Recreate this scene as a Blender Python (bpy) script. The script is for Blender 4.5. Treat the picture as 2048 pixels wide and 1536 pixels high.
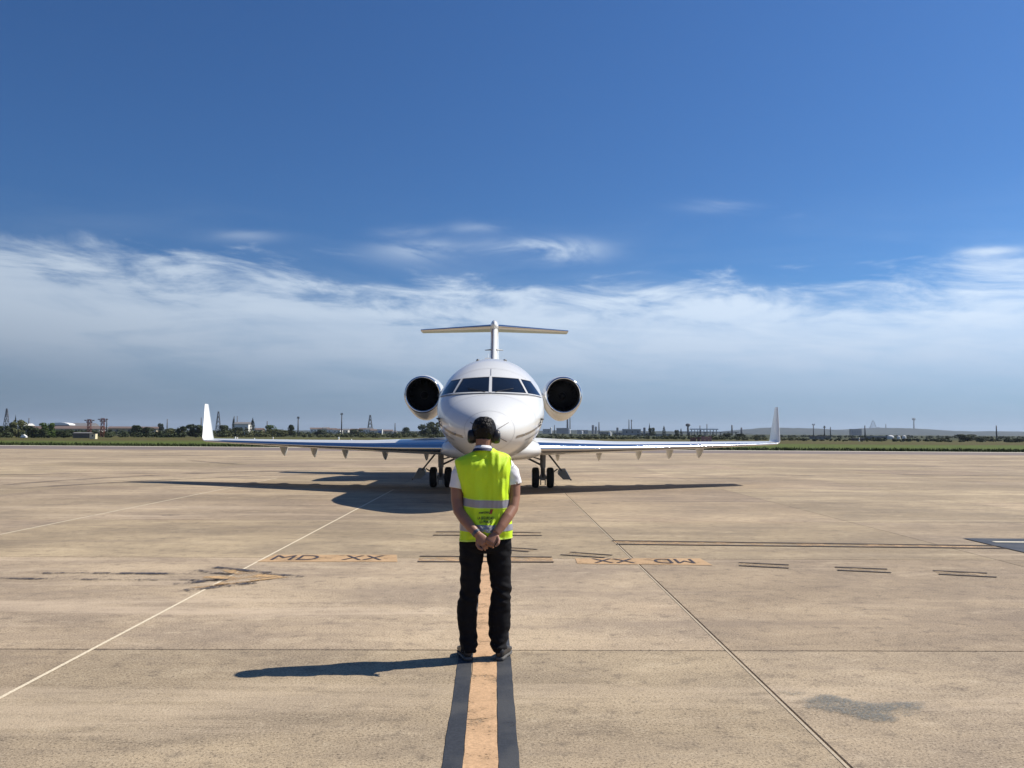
import bpy, bmesh, math, random
import numpy as np
from mathutils import Vector, Matrix, noise
from mathutils.bvhtree import BVHTree

random.seed(7)
S = bpy.context.scene
COL = S.collection
R = math.radians
for o in list(bpy.data.objects):
    bpy.data.objects.remove(o)

# ------------------------------------------------------------------ camera
cd = bpy.data.cameras.new('camera')
cam = bpy.data.objects.new('camera', cd)
COL.objects.link(cam)
S.camera = cam
cd.sensor_width = 36.0
cd.lens = 36.0 * 1750 / 2048
cd.clip_start = 0.1
cd.clip_end = 20000
_yaw, _pitch, _roll = math.atan(39 / 1750), math.atan(97 / 1750), R(0.3)
_f = Vector((math.sin(_yaw) * math.cos(_pitch), math.cos(_yaw) * math.cos(_pitch), math.sin(_pitch)))
_r = Vector((math.cos(_yaw), -math.sin(_yaw), 0))
_u = _r.cross(_f)
_r = _r * math.cos(_roll) + _u * math.sin(_roll)
_u = _r.cross(_f)
cam.matrix_world = Matrix(((_r.x, _u.x, -_f.x, 0), (_r.y, _u.y, -_f.y, 0), (_r.z, _u.z, -_f.z, 1.70), (0, 0, 0, 1)))

# ------------------------------------------------------------------ node helpers
class NT:
    def __init__(s, tree):
        s.t = tree
    def n(s, typ, ins=None, out=0, **props):
        nd = s.t.nodes.new(typ)
        for k, v in props.items():
            setattr(nd, k, v)
        for k, v in (ins or {}).items():
            sock = nd.inputs[k]
            if isinstance(v, bpy.types.NodeSocket):
                s.t.links.new(v, sock)
            else:
                sock.default_value = v
        return nd.outputs[out] if out is not None else nd
    def m(s, op, a, b=0.0, c=0.0, clamp=False):
        return s.n('ShaderNodeMath', {0: a, 1: b, 2: c}, operation=op, use_clamp=clamp)
    def mix(s, f, a, b, blend='MIX'):
        nd = s.t.nodes.new('ShaderNodeMix')
        nd.data_type = 'RGBA'
        nd.blend_type = blend
        for i, v in ((0, f), (6, a), (7, b)):
            if isinstance(v, bpy.types.NodeSocket):
                s.t.links.new(v, nd.inputs[i])
            else:
                nd.inputs[i].default_value = v if i == 0 else (v[0], v[1], v[2], 1)
        return nd.outputs[2]
    def smooth(s, x, lo, hi, a=0.0, b=1.0):
        return s.n('ShaderNodeMapRange', {0: x, 1: lo, 2: hi, 3: a, 4: b}, interpolation_type='SMOOTHSTEP')
    def noise(s, vec, scale, detail=4.0, rough=0.55, dist=0.0):
        return s.n('ShaderNodeTexNoise', {'Vector': vec, 'Scale': scale, 'Detail': detail, 'Roughness': rough, 'Distortion': dist})
    def comb(s, x, y, z):
        return s.n('ShaderNodeCombineXYZ', {0: x, 1: y, 2: z})
    def scalev(s, v, k):
        return s.n('ShaderNodeVectorMath', {0: v, 1: k}, operation='MULTIPLY')

# ------------------------------------------------------------------ sky, sun, exposure
SUN_EL, SUN_AZ = R(46.3), R(76)
W = bpy.data.worlds.new('World')
S.world = W
W.use_nodes = True
w = NT(W.node_tree)
bg = W.node_tree.nodes['Background']
bg.inputs[1].default_value = 0.056
sky = w.n('ShaderNodeTexSky', sky_type='NISHITA', sun_disc=False, sun_elevation=SUN_EL, sun_rotation=SUN_AZ,
          altitude=0.0, air_density=1.0, dust_density=0.6, ozone_density=2.4)
gen = w.n('ShaderNodeTexCoord', out=0)
sp = w.n('ShaderNodeSeparateXYZ', {0: gen}, out=None)
dx, dy, dz = sp.outputs
sky = w.mix(1.0, sky, (0.43, 0.785, 1.24), 'MULTIPLY')
den = w.m('ADD', w.m('MAXIMUM', dz, 0.0), 0.16)
pu, pv = w.m('DIVIDE', dx, den), w.m('DIVIDE', dy, den)
n1 = w.noise(w.comb(w.m('MULTIPLY', pu, 0.55), pv, 0.0), 1.25, 9.0, 0.58, 0.5)
n2 = w.noise(w.comb(w.m('MULTIPLY', pu, 0.35), pv, 4.0), 2.6, 7.0, 0.62, 0.9)
n3 = w.noise(w.comb(w.m('MULTIPLY', dx, 3.0), w.m('MULTIPLY', dy, 3.0), w.m('MULTIPLY', dz, 14.0)), 1.6, 6.0, 0.55, 0.4)
n4 = w.noise(w.comb(w.m('MULTIPLY', w.m('ADD', dx, w.m('MULTIPLY', dz, 0.9)), 4.2), w.m('MULTIPLY', dy, 2.0), w.m('MULTIPLY', dz, 15.0)), 1.9, 9.0, 0.60, 0.45)
ztop = w.m('ADD', 0.166, w.smooth(dx, -0.10, -0.45, 0.0, 0.022))
edge = w.m('MULTIPLY', w.m('SUBTRACT', ztop, dz), 28.0)
cov = w.m('ADD', w.m('ADD', edge, w.m('MULTIPLY', w.m('SUBTRACT', n1, 0.5), 1.6)), w.m('MULTIPLY', w.m('SUBTRACT', n4, 0.5), 4.2))
band = w.smooth(cov, -0.30, 1.05)
wsp = None
for (a, e, sa, se, k) in ((0.060, 0.209, 0.055, 0.011, 1.7), (-0.085, 0.207, 0.050, 0.013, 0.8), (0.585, 0.214, 0.035, 0.006, 1.1),
                          (-0.285, 0.222, 0.035, 0.006, 0.45), (0.265, 0.263, 0.040, 0.006, 0.5), (-0.02, 0.235, 0.035, 0.007, 0.45), (-0.10, 0.232, 0.03, 0.006, 0.5),
                          (0.34, 0.255, 0.018, 0.0035, 0.5)):
    ym = w.m('MAXIMUM', dy, 0.05)
    ua = w.m('DIVIDE', w.m('SUBTRACT', w.m('DIVIDE', dx, ym), a), sa)
    ue = w.m('DIVIDE', w.m('SUBTRACT', w.m('DIVIDE', dz, ym), w.m('ADD', e, w.m('MULTIPLY', w.m('SUBTRACT', n3, 0.5), 0.02))), se)
    g = w.m('MULTIPLY', w.m('EXPONENT', w.m('MULTIPLY', w.m('ADD', w.m('MULTIPLY', ua, ua), w.m('MULTIPLY', ue, ue)), -1.0)), k)
    wsp = g if wsp is None else w.m('ADD', wsp, g)
wsp = w.m('MULTIPLY', wsp, w.smooth(n4, 0.30, 0.55))
veil = w.m('MULTIPLY', w.smooth(n3, 0.35, 0.85), w.smooth(dz, 0.27, 0.13, 0.0, 0.20))
body = w.m('MULTIPLY', band, w.smooth(w.m('ADD', w.m('MULTIPLY', n2, 0.35), w.m('MULTIPLY', n4, 0.65)), 0.34, 0.60, 0.70, 0.98))
body = w.m('MULTIPLY', body, w.smooth(dz, 0.0, 0.10, 0.25, 1.0))
alpha = w.m('ADD', w.m('ADD', body, veil), w.m('MULTIPLY', wsp, 0.62), clamp=True)
low = w.smooth(dz, 0.11, -0.01, 0.0, 0.72)
skyh = w.mix(low, sky, (2.9, 4.3, 6.5))
cloudc = w.mix(w.smooth(dz, 0.02, 0.15), (4.6, 6.0, 8.0), (8.3, 9.9, 12.0))
# air and cloud brighten towards the sun
sd_ = w.n('ShaderNodeVectorMath', {0: gen, 1: (math.sin(SUN_AZ) * math.cos(SUN_EL), math.cos(SUN_AZ) * math.cos(SUN_EL), math.sin(SUN_EL))}, out=1, operation='DOT_PRODUCT')
fwd = w.m('ADD', 1.0, w.m('MULTIPLY', w.m('SUBTRACT', sd_, 0.23), w.smooth(dz, 0.02, 0.30, 0.85, 0.30)))
total = w.n('ShaderNodeVectorMath', {0: w.mix(alpha, skyh, cloudc), 3: fwd}, operation='SCALE')
W.node_tree.links.new(total, bg.inputs[0])

sd = bpy.data.lights.new('sun', 'SUN')
sd.energy = 4.9
sd.angle = R(0.53)
sd.color = (1.0, 0.93, 0.82)
sun = bpy.data.objects.new('sun', sd)
COL.objects.link(sun)
sv = Vector((math.sin(SUN_AZ) * math.cos(SUN_EL), math.cos(SUN_AZ) * math.cos(SUN_EL), math.sin(SUN_EL)))
sun.rotation_euler = sv.to_track_quat('Z', 'Y').to_euler()
sun.location = (30, 10, 40)

S.render.engine = 'CYCLES'
S.view_settings.view_transform = 'Standard'
S.view_settings.look = 'None'
S.view_settings.gamma = 1.0
S.view_settings.use_curve_mapping = False
S.view_settings.exposure = 0.35

# ------------------------------------------------------------------ object helpers
def tag(o, label=None, cat=None, group=None, kind=None):
    for k, v in (('label', label), ('category', cat), ('group', group), ('kind', kind)):
        if v:
            o[k] = v
    return o

def empty(name, loc=(0, 0, 0), rz=0.0, **kw):
    o = bpy.data.objects.new(name, None)
    o.empty_display_size = 0.2
    o.location = loc
    o.rotation_euler = (0, 0, rz)
    COL.objects.link(o)
    return tag(o, **kw)

def link(name, me, parent=None, loc=None, rz=None, scale=None):
    o = bpy.data.objects.new(name, me)
    COL.objects.link(o)
    if parent is not None:
        o.parent = parent
    if loc is not None:
        o.location = loc
    if rz is not None:
        o.rotation_euler = (0, 0, rz)
    if scale is not None:
        o.scale = scale
    return o

class MB:
    def __init__(s):
        s.v, s.f = [], []
    def add(s, v, f):
        b = len(s.v)
        s.v += [tuple(p) for p in v]
        s.f += [tuple(b + i for i in q) for q in f]
        return s
    def box(s, c, d, rz=0.0, taper=1.0, M=None):
        hx, hy, hz = d[0] / 2, d[1] / 2, d[2] / 2
        v = []
        for z, k in ((-hz, 1.0), (hz, taper)):
            for x, y in ((-hx, -hy), (hx, -hy), (hx, hy), (-hx, hy)):
                x, y = x * k, y * k
                if M is not None:
                    p = M @ Vector((x, y, z))
                    v.append((c[0] + p.x, c[1] + p.y, c[2] + p.z))
                else:
                    v.append((c[0] + x * math.cos(rz) - y * math.sin(rz), c[1] + x * math.sin(rz) + y * math.cos(rz), c[2] + z))
        return s.add(v, [(3, 2, 1, 0), (4, 5, 6, 7), (0, 1, 5, 4), (1, 2, 6, 5), (2, 3, 7, 6), (3, 0, 4, 7)])
    def loft(s, rings, cap=True, closed=True):
        n = len(rings[0])
        v = [p for r in rings for p in r]
        f = []
        for i in range(len(rings) - 1):
            for j in range(n if closed else n - 1):
                k = (j + 1) % n
                f.append((i * n + j, i * n + k, (i + 1) * n + k, (i + 1) * n + j))
        if cap:
            f.append(tuple(range(n))[::-1])
            f.append(tuple((len(rings) - 1) * n + j for j in range(n)))
        return s.add(v, f)
    def tube(s, pts, rad, n=10, cap=True):
        pts = [Vector(p) for p in pts]
        rings = []
        up = None
        for i, p in enumerate(pts):
            t = (pts[min(i + 1, len(pts) - 1)] - pts[max(i - 1, 0)]).normalized()
            if up is None:
                up = Vector((0, 0, 1)) if abs(t.z) < 0.9 else Vector((0, 1, 0))
            a = t.cross(up).normalized()
            b = a.cross(t).normalized()
            up = b
            r = rad[i] if isinstance(rad, (list, tuple)) else rad
            ra, rb = r if isinstance(r, tuple) else (r, r)
            rings.append([p + a * (ra * math.cos(2 * math.pi * j / n)) + b * (rb * math.sin(2 * math.pi * j / n)) for j in range(n)])
        return s.loft(rings, cap)
    def ball(s, c, r, n=12, m=8):
        rings = []
        for i in range(m + 1):
            a = math.pi * (i / m) * 0.996 + 0.006
            rings.append([(c[0] + r[0] * math.sin(a) * math.cos(2 * math.pi * j / n), c[1] + r[1] * math.sin(a) * math.sin(2 * math.pi * j / n), c[2] + r[2] * math.cos(a)) for j in range(n)])
        return s.loft(rings)
    def mesh(s, name, mat, smooth=False, angle=None):
        me = bpy.data.meshes.new(name)
        me.from_pydata(s.v, [], s.f)
        if mat is not None:
            me.materials.append(mat)
        bm = bmesh.new()
        bm.from_mesh(me)
        bmesh.ops.recalc_face_normals(bm, faces=bm.faces)
        if angle is not None:
            for e in bm.edges:
                if len(e.link_faces) == 2 and e.calc_face_angle(0) > angle:
                    e.smooth = False
            smooth = True
        bm.to_mesh(me)
        bm.free()
        if smooth:
            me.polygons.foreach_set('use_smooth', [True] * len(me.polygons))
        me.update()
        return me
    def build(s, name, mat, parent=None, smooth=False, angle=None, **kw):
        return link(name, s.mesh(name, mat, smooth, angle), parent, **kw)

def remesh(mb, voxel, smooth_it=2, fac=0.5):
    me = bpy.data.meshes.new('temporary')
    me.from_pydata(mb.v, [], mb.f)
    bm = bmesh.new(); bm.from_mesh(me)
    bmesh.ops.recalc_face_normals(bm, faces=bm.faces)
    bm.to_mesh(me); bm.free()
    o = bpy.data.objects.new('temporary', me)
    COL.objects.link(o)
    md = o.modifiers.new('r', 'REMESH'); md.mode = 'VOXEL'; md.voxel_size = voxel
    if smooth_it:
        ms = o.modifiers.new('s', 'SMOOTH'); ms.iterations = smooth_it; ms.factor = fac
    dg = bpy.context.evaluated_depsgraph_get()
    out = bpy.data.meshes.new_from_object(o.evaluated_get(dg))
    bpy.data.objects.remove(o)
    bpy.data.meshes.remove(me)
    out.polygons.foreach_set('use_smooth', [True] * len(out.polygons))
    return out

def displace(me, fn):
    n = len(me.vertices)
    co = np.empty(n * 3, 'f'); no = np.empty(n * 3, 'f')
    me.vertices.foreach_get('co', co)
    me.vertex_normals.foreach_get('vector', no)
    co, no = co.reshape(-1, 3), no.reshape(-1, 3)
    k = np.array([fn(Vector(p)) for p in co], 'f')
    me.vertices.foreach_set('co', (co + no * k[:, None]).ravel())
    me.update()

# ------------------------------------------------------------------ materials
def new_mat(name):
    m = bpy.data.materials.new(name)
    m.use_nodes = True
    t = NT(m.node_tree)
    b = m.node_tree.nodes['Principled BSDF']
    return m, t, b

def sset(t, b, **kw):
    names = dict(col='Base Color', rough='Roughness', metal='Metallic', coat='Coat Weight', coatr='Coat Roughness', spec='Specular IOR Level', alpha='Alpha', normal='Normal', sheen='Sheen Weight', trans='Transmission Weight', ior='IOR')
    for k, v in kw.items():
        sk = b.inputs[names[k]]
        if isinstance(v, bpy.types.NodeSocket):
            t.t.links.new(v, sk)
        elif k == 'col':
            sk.default_value = (*v, 1)
        else:
            sk.default_value = v

def mat(name, col, rough=0.6, metal=0.0, var=0.12, scale=6.0, bump=0.0, bscale=60.0, coat=0.0, space='Object', **kw):
    m, t, b = new_mat(name)
    tc = t.n('ShaderNodeTexCoord', out=None)
    v = tc.outputs[space]
    n = t.noise(v, scale, 5.0, 0.6)
    c = t.mix(n, tuple(x * (1 - var) for x in col), tuple(min(1, x * (1 + var)) for x in col))
    sset(t, b, col=c, metal=metal, coat=coat, **kw)
    sset(t, b, rough=t.n('ShaderNodeMapRange', {0: t.noise(v, scale * 2.3, 3.0), 1: 0.2, 2: 0.8, 3: rough * 0.85, 4: min(1, rough * 1.15)}))
    if bump:
        h = t.noise(v, bscale, 4.0, 0.6)
        sset(t, b, normal=t.n('ShaderNodeBump', {'Strength': bump, 'Distance': 0.01, 'Height': h}))
    return m

def concrete():
    m, t, b = new_mat('apron_concrete')
    P = t.n('ShaderNodeNewGeometry', out=0)
    oi = t.n('ShaderNodeObjectInfo', out=None)
    big = t.noise(t.scalev(P, (0.55, 1.0, 1.0)), 0.16, 5.0, 0.6, 0.6)
    mid = t.noise(t.scalev(P, (0.7, 1.0, 1.0)), 0.75, 6.0, 0.62, 0.3)
    sm = t.noise(P, 6.5, 6.0, 0.68)
    fine = t.noise(P, 58.0, 4.0, 0.78)
    grit = t.n('ShaderNodeTexVoronoi', {'Vector': P, 'Scale': 95.0}, out=0)
    c = t.mix(t.smooth(big, 0.36, 0.64), (0.315, 0.250, 0.172), (0.53, 0.425, 0.288))
    c = t.mix(t.smooth(mid, 0.40, 0.66, 0.0, 0.6), c, (0.245, 0.198, 0.150))
    c = t.mix(t.smooth(t.noise(t.scalev(P, (0.6, 1.0, 1.0)), 0.33, 4.0, 0.5), 0.55, 0.75, 0.0, 0.45), c, (0.46, 0.335, 0.225))
    m2 = t.noise(t.scalev(P, (0.55, 1.0, 1.0)), 2.3, 6.0, 0.68, 0.4)
    c = t.mix(t.smooth(m2, 0.52, 0.72, 0.0, 0.50), c, (0.20, 0.160, 0.118))
    c = t.mix(t.smooth(m2, 0.46, 0.30, 0.0, 0.45), c, (0.60, 0.495, 0.35))
    c = t.mix(t.smooth(sm, 0.50, 0.72, 0.0, 0.70), c, (0.165, 0.132, 0.10))
    c = t.mix(t.smooth(sm, 0.46, 0.28, 0.0, 0.45), c, (0.54, 0.455, 0.335))
    c = t.mix(t.smooth(fine, 0.52, 0.64, 0.0, 0.88), c, (0.095, 0.075, 0.055))
    c = t.mix(t.smooth(fine, 0.47, 0.33, 0.0, 0.60), c, (0.64, 0.54, 0.40))
    c = t.mix(t.smooth(grit, 0.24, 0.05, 0.0, 0.45), c, (0.13, 0.11, 0.09))
    # thin long traffic streaks along the apron
    st = t.noise(t.scalev(P, (0.10, 1.1, 1.0)), 0.9, 6.0, 0.7, 0.2)
    c = t.mix(t.smooth(st, 0.52, 0.68, 0.0, 0.50), c, (0.23, 0.185, 0.145))
    c = t.mix(t.smooth(st, 0.46, 0.32, 0.0, 0.45), c, (0.60, 0.49, 0.36))
    c = t.mix(1.0, c, (0.935, 0.910, 0.875), 'MULTIPLY')
    c = t.mix(1.0, c, oi.outputs['Color'], 'MULTIPLY')
    h = t.m('ADD', t.m('MULTIPLY', fine, 0.7), t.m('ADD', t.m('MULTIPLY', sm, 0.5), t.m('MULTIPLY', grit, 0.5)))
    sset(t, b, col=c, rough=0.9, spec=0.25, normal=t.n('ShaderNodeBump', {'Strength': 0.55, 'Distance': 0.006, 'Height': h}))
    return m

def paint(name, col, wear=0.5, scale=5.0, rough=0.75, col2=None):
    m, t, b = new_mat(name)
    P = t.n('ShaderNodeNewGeometry', out=0)
    n = t.noise(P, scale, 7.0, 0.7)
    f = t.noise(P, 48.0, 4.0, 0.75)
    k = t.m('ADD', t.m('MULTIPLY', n, 0.6), t.m('MULTIPLY', f, 0.4))
    th = 0.64 - 0.22 * wear
    a = t.smooth(k, th, th + 0.10, 1.0, 1.0 - min(1.0, wear * 1.3))
    c = t.mix(t.smooth(f, 0.35, 0.7), tuple(x * 0.78 for x in col), tuple(min(1, x * 1.15) for x in col))
    if col2:
        c = t.mix(t.smooth(t.noise(P, 1.7, 5.0, 0.6), 0.42, 0.62), c, col2)
    sset(t, b, col=c, rough=rough, alpha=a, spec=0.3, normal=t.n('ShaderNodeBump', {'Strength': 0.4, 'Distance': 0.004, 'Height': f}))
    return m

M = {}
M['concrete'] = concrete()
M['joint'] = mat('joint_filler', (0.19, 0.14, 0.095), 0.95, scale=9)
M['sealant'] = paint('pale_joint_sealant', (0.72, 0.62, 0.45), 0.22, 3.0)
M['yellow'] = paint('worn_orange_paint', (0.57, 0.365, 0.205), 0.60, 4.0)
M['yellow_far'] = paint('faded_orange_paint', (0.52, 0.345, 0.19), 0.92, 3.0)
M['jointedge'] = paint('pale_joint_edge', (0.47, 0.39, 0.28), 0.35, 6.0)
M['panel'] = paint('lettered_panel_paint', (0.51, 0.335, 0.18), 0.62, 2.5)
M['arrow'] = paint('worn_arrow_paint', (0.55, 0.36, 0.18), 0.80, 2.6)
M['cream'] = paint('faded_cream_paint', (0.46, 0.34, 0.21), 0.95, 3.0)
M['navy'] = paint('dark_grey_blue_paint', (0.040, 0.044, 0.052), 0.30, 3.0, 0.6, (0.065, 0.066, 0.068))
M['brown'] = paint('worn_dark_border_paint', (0.055, 0.042, 0.034), 0.35, 4.0)
M['inkworn'] = paint('flaking_navy_paint', (0.045, 0.045, 0.06), 0.95, 2.2)
M['letter'] = paint('worn_navy_lettering', (0.06, 0.05, 0.055), 0.4, 7.0)
M['asphalt'] = mat('asphalt', (0.17, 0.135, 0.12), 0.9, var=0.25, scale=0.05, bump=0.2, bscale=30)
M['kerbline'] = paint('pale_edge_paint', (0.66, 0.60, 0.46), 0.3, 0.3)
M['white'] = mat('white_aircraft_paint', (0.72, 0.725, 0.70), 0.20, var=0.05, scale=0.9, coat=0.35, coatr=0.05)
M['chrome'] = mat('polished_aluminium', (0.60, 0.61, 0.63), 0.12, 1.0, var=0.03, scale=3)
M['alu'] = mat('satin_aluminium', (0.62, 0.63, 0.64), 0.28, 1.0, var=0.06, scale=4)
M['door'] = mat('gear_door_grey', (0.27, 0.27, 0.26), 0.5, 0.0, var=0.15, scale=5)
M['tyre'] = mat('tyre_rubber', (0.016, 0.016, 0.017), 0.75, var=0.3, scale=8, bump=0.2, bscale=40)
M['steel'] = mat('gear_steel', (0.20, 0.20, 0.20), 0.42, 0.5, var=0.25, scale=10)
M['dark'] = mat('intake_black', (0.006, 0.006, 0.006), 0.7, var=0.2)
M['blade'] = mat('fan_titanium', (0.012, 0.012, 0.013), 0.6, 0.3, var=0.2)
M['glass'] = mat('cockpit_glass', (0.006, 0.008, 0.012), 0.05, var=0.1, spec=0.35)
M['post'] = mat('window_post_paint', (0.62, 0.62, 0.60), 0.3, var=0.05)
M['seam'] = mat('skin_seam', (0.40, 0.40, 0.39), 0.5, var=0.1)
M['wframe'] = mat('window_frame_grey', (0.42, 0.42, 0.41), 0.35, 0.5, var=0.06)
M['stripe'] = mat('grey_gold_cheatline', (0.30, 0.27, 0.22), 0.25, 0.3, var=0.05)
M['thin'] = mat('panel_line', (0.20, 0.19, 0.18), 0.5, var=0.1)
M['navyfin'] = mat('navy_fin_paint', (0.020, 0.045, 0.19), 0.15, var=0.05, coat=0.4)
M['skin'] = mat('skin', (0.28, 0.135, 0.083), 0.5, var=0.12, scale=18, bump=0.12, bscale=140)
M['hair'] = mat('black_hair', (0.004, 0.0035, 0.0035), 0.5, var=0.35, scale=70, bump=0.35, bscale=150, spec=0.2)
M['shirt'] = mat('white_cotton', (0.74, 0.74, 0.77), 0.8, var=0.04, scale=20, bump=0.25, bscale=45)
M['collar'] = mat('navy_collar', (0.02, 0.028, 0.065), 0.7, var=0.15, scale=30)
M['trouser'] = mat('black_trousers', (0.007, 0.007, 0.009), 0.8, var=0.25, scale=14, bump=0.2, bscale=40, spec=0.15)
M['shoe'] = mat('black_shoe', (0.022, 0.022, 0.024), 0.45, var=0.3, scale=25, bump=0.2, bscale=60)
M['sole'] = mat('grey_sole', (0.085, 0.082, 0.078), 0.7, var=0.2, scale=25)
M['vest'] = mat('fluorescent_yellow_fabric', (0.57, 0.82, 0.010), 0.62, var=0.05, scale=30, bump=0.25, bscale=220)
M['vestedge'] = mat('pale_yellow_binding', (0.62, 0.82, 0.10), 0.6, var=0.05)
M['reflect'] = mat('grey_reflective_tape', (0.30, 0.29, 0.33), 0.38, 0.15, var=0.10, scale=40)
M['ink'] = mat('dark_print', (0.035, 0.045, 0.03), 0.7)
M['redink'] = mat('red_print', (0.36, 0.06, 0.02), 0.6)
M['cup'] = mat('ear_cup_plastic', (0.010, 0.008, 0.008), 0.42, var=0.2)
M['cupg'] = mat('ear_cup_green', (0.03, 0.055, 0.03), 0.35, var=0.2)
M['pad'] = mat('ear_cushion', (0.012, 0.012, 0.012), 0.6)
M['watch'] = mat('grey_watch', (0.10, 0.11, 0.13), 0.35, 0.6)

# ------------------------------------------------------------------ ground
def grass_mat():
    m, t, b = new_mat('grass')
    P = t.n('ShaderNodeNewGeometry', out=0)
    s = t.n('ShaderNodeSeparateXYZ', {0: P}, out=None)
    big = t.noise(t.scalev(P, (0.25, 1.0, 1.0)), 0.035, 5.0, 0.6, 0.5)
    sm = t.noise(t.scalev(P, (0.4, 1.0, 1.0)), 0.7, 5.0, 0.7)
    c = t.mix(t.smooth(sm, 0.3, 0.7), (0.050, 0.074, 0.014), (0.112, 0.140, 0.031))
    dry = t.smooth(t.m('ADD', s.outputs[1], t.m('MULTIPLY', t.m('SUBTRACT', big, 0.5), 90.0)), 135.0, 175.0)
    c = t.mix(t.m('MULTIPLY', dry, t.smooth(big, 0.35, 0.6, 0.45, 0.9)), c, (0.088, 0.068, 0.028))
    c = t.mix(t.smooth(s.outputs[1], 230.0, 330.0, 0.0, 0.85), c, (0.040, 0.048, 0.024))
    sset(t, b, col=c, rough=0.95, spec=0.1, normal=t.n('ShaderNodeBump', {'Strength': 0.5, 'Distance': 0.2, 'Height': sm}))
    return m
M['grass'] = grass_mat()

MB().add([(-9000, -60, 0), (9000, -60, 0), (9000, 9500, 0), (-9000, 9500, 0)], [(0, 1, 2, 3)]).build('grass_field', M['grass'], loc=(0, 0, -0.10))
tag(bpy.data.objects['grass_field'], kind='structure')

def edge_near(x): return 76.6 - 0.060 * x
def edge_far(x): return 91.5 - 0.115 * x
xs = [-260 + 20 * i for i in range(27)]
rd = MB()
rd.add([(x, edge_near(x) - 2, -0.004) for x in xs] + [(x, edge_far(x), -0.004) for x in xs], [(i, i + 1, i + 28, i + 27) for i in range(26)])
tag(rd.build('taxiway', M['asphalt'], loc=(0, 0, -0.03)), kind='structure')
TAXI = bpy.data.objects['taxiway']
el = MB()
el.add([(x, edge_far(x) - 0.2, 0.0) for x in xs] + [(x, edge_far(x) + 2.0, 0.0) for x in xs], [(i, i + 1, i + 28, i + 27) for i in range(26)])
el.build('painted_edge_line', M['kerbline'], TAXI, loc=(0, 0, 0.004))

# apron: cast slabs on a dark bed, joints open between them; beyond the slabs one sheet
TH = -math.atan(0.0105)
GX, GY, X0, Y0 = 4.97, 5.0, 1.80, 6.95
NX0, NX1, NY0, NY1 = -6, 5, -2, 8
xa, xb = X0 + NX0 * GX, X0 + NX1 * GX
ya, yb = Y0 + NY0 * GY, Y0 + NY1 * GY
ap = MB()
for (x0, x1, y0, y1) in ((-260, xa, -30, yb), (xb, 260, -30, yb), (xa, xb, -30, ya)):
    ap.add([(x0, y0, 0), (x1, y0, 0), (x1, y1, 0), (x0, y1, 0)], [(0, 1, 2, 3)])
ap.add([(x, yb, 0) for x in xs] + [(x, edge_near(x), 0) for x in xs], [(i, i + 1, i + 28, i + 27) for i in range(26)])
APRON = ap.build('apron', M['concrete'], rz=TH)
tag(APRON, kind='structure')
MB().add([(xa, ya, -0.016), (xb, ya, -0.016), (xb, yb, -0.016), (xa, yb, -0.016)], [(0, 1, 2, 3)]).build('joint_bed', M['joint'], APRON)

def slab_mesh():
    g, t, bv = 0.0038, 0.012, 0.004
    hx, hy = GX / 2 - g, GY / 2 - 0.011
    mb = MB()
    rings = []
    for ox, z in ((0, -t), (0, -bv), (bv, 0)):
        rings.append([(-hx + ox, -hy + ox, z), (hx - ox, -hy + ox, z), (hx - ox, hy - ox, z), (-hx + ox, hy - ox, z)])
    mb.loft(rings, cap=False)
    mb.f.append((8, 9, 10, 11))
    return mb.mesh('slab', M['concrete'])
SLAB = slab_mesh()
rs = random.Random(3)
for j in range(NY0, NY1):
    for i in range(NX0, NX1):
        o = link('slab', SLAB, APRON, loc=(X0 + (i + 0.5) * GX, Y0 + (j + 0.5) * GY, 0))
        k = 1.0 + rs.uniform(-0.13, 0.08)
        if j == -1:
            k *= 0.97
        elif j == -2:
            k *= 0.95
        o.color = (k, k * (1 + rs.uniform(-0.012, 0.01)), k * (1 + rs.uniform(-0.03, 0.03)), 1)

def sheet(name, pts, m, z=0.004, parent=None):
    """flat painted sheet on the apron, world xy corners"""
    mb = MB().add([(p[0], p[1], 0) for p in pts], [tuple(range(len(pts)))])
    o = mb.build(name, m)
    o.parent = APRON
    o.matrix_parent_inverse = Matrix.Rotation(-TH, 4, 'Z')
    o.location = (0, 0, z)
    return o

def line(name, a, b, wdt, m, z=0.004, step=None):
    a, b = Vector((a[0], a[1])), Vector((b[0], b[1]))
    d = (b - a).normalized()
    n = Vector((-d.y, d.x)) * wdt / 2
    return sheet(name, [a - n, b - n, b + n, a + n], m, z)

# pale sealed joints (left of the guide line) and a thin pale lip on the joints to the right
for k, wdt, y0, y1 in ((-1, 0.030, -6, 26), (-2, 0.034, -3, 32)):
    xx = X0 + k * GX
    MB().add([(xx - wdt / 2, y0, 0), (xx + wdt / 2, y0, 0), (xx + wdt / 2, y1, 0), (xx - wdt / 2, y1, 0)], [(0, 1, 2, 3)]).build('pale_joint_sealant', M['sealant'], APRON, loc=(0, 0, 0.003))
for k in (0,):
    xx = X0 + k * GX - 0.022
    MB().add([(xx - 0.009, -3, 0), (xx + 0.009, -3, 0), (xx + 0.009, 30, 0), (xx - 0.009, 30, 0)], [(0, 1, 2, 3)]).build('pale_joint_edge', M['jointedge'], APRON, loc=(0, 0, 0.003))

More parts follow.
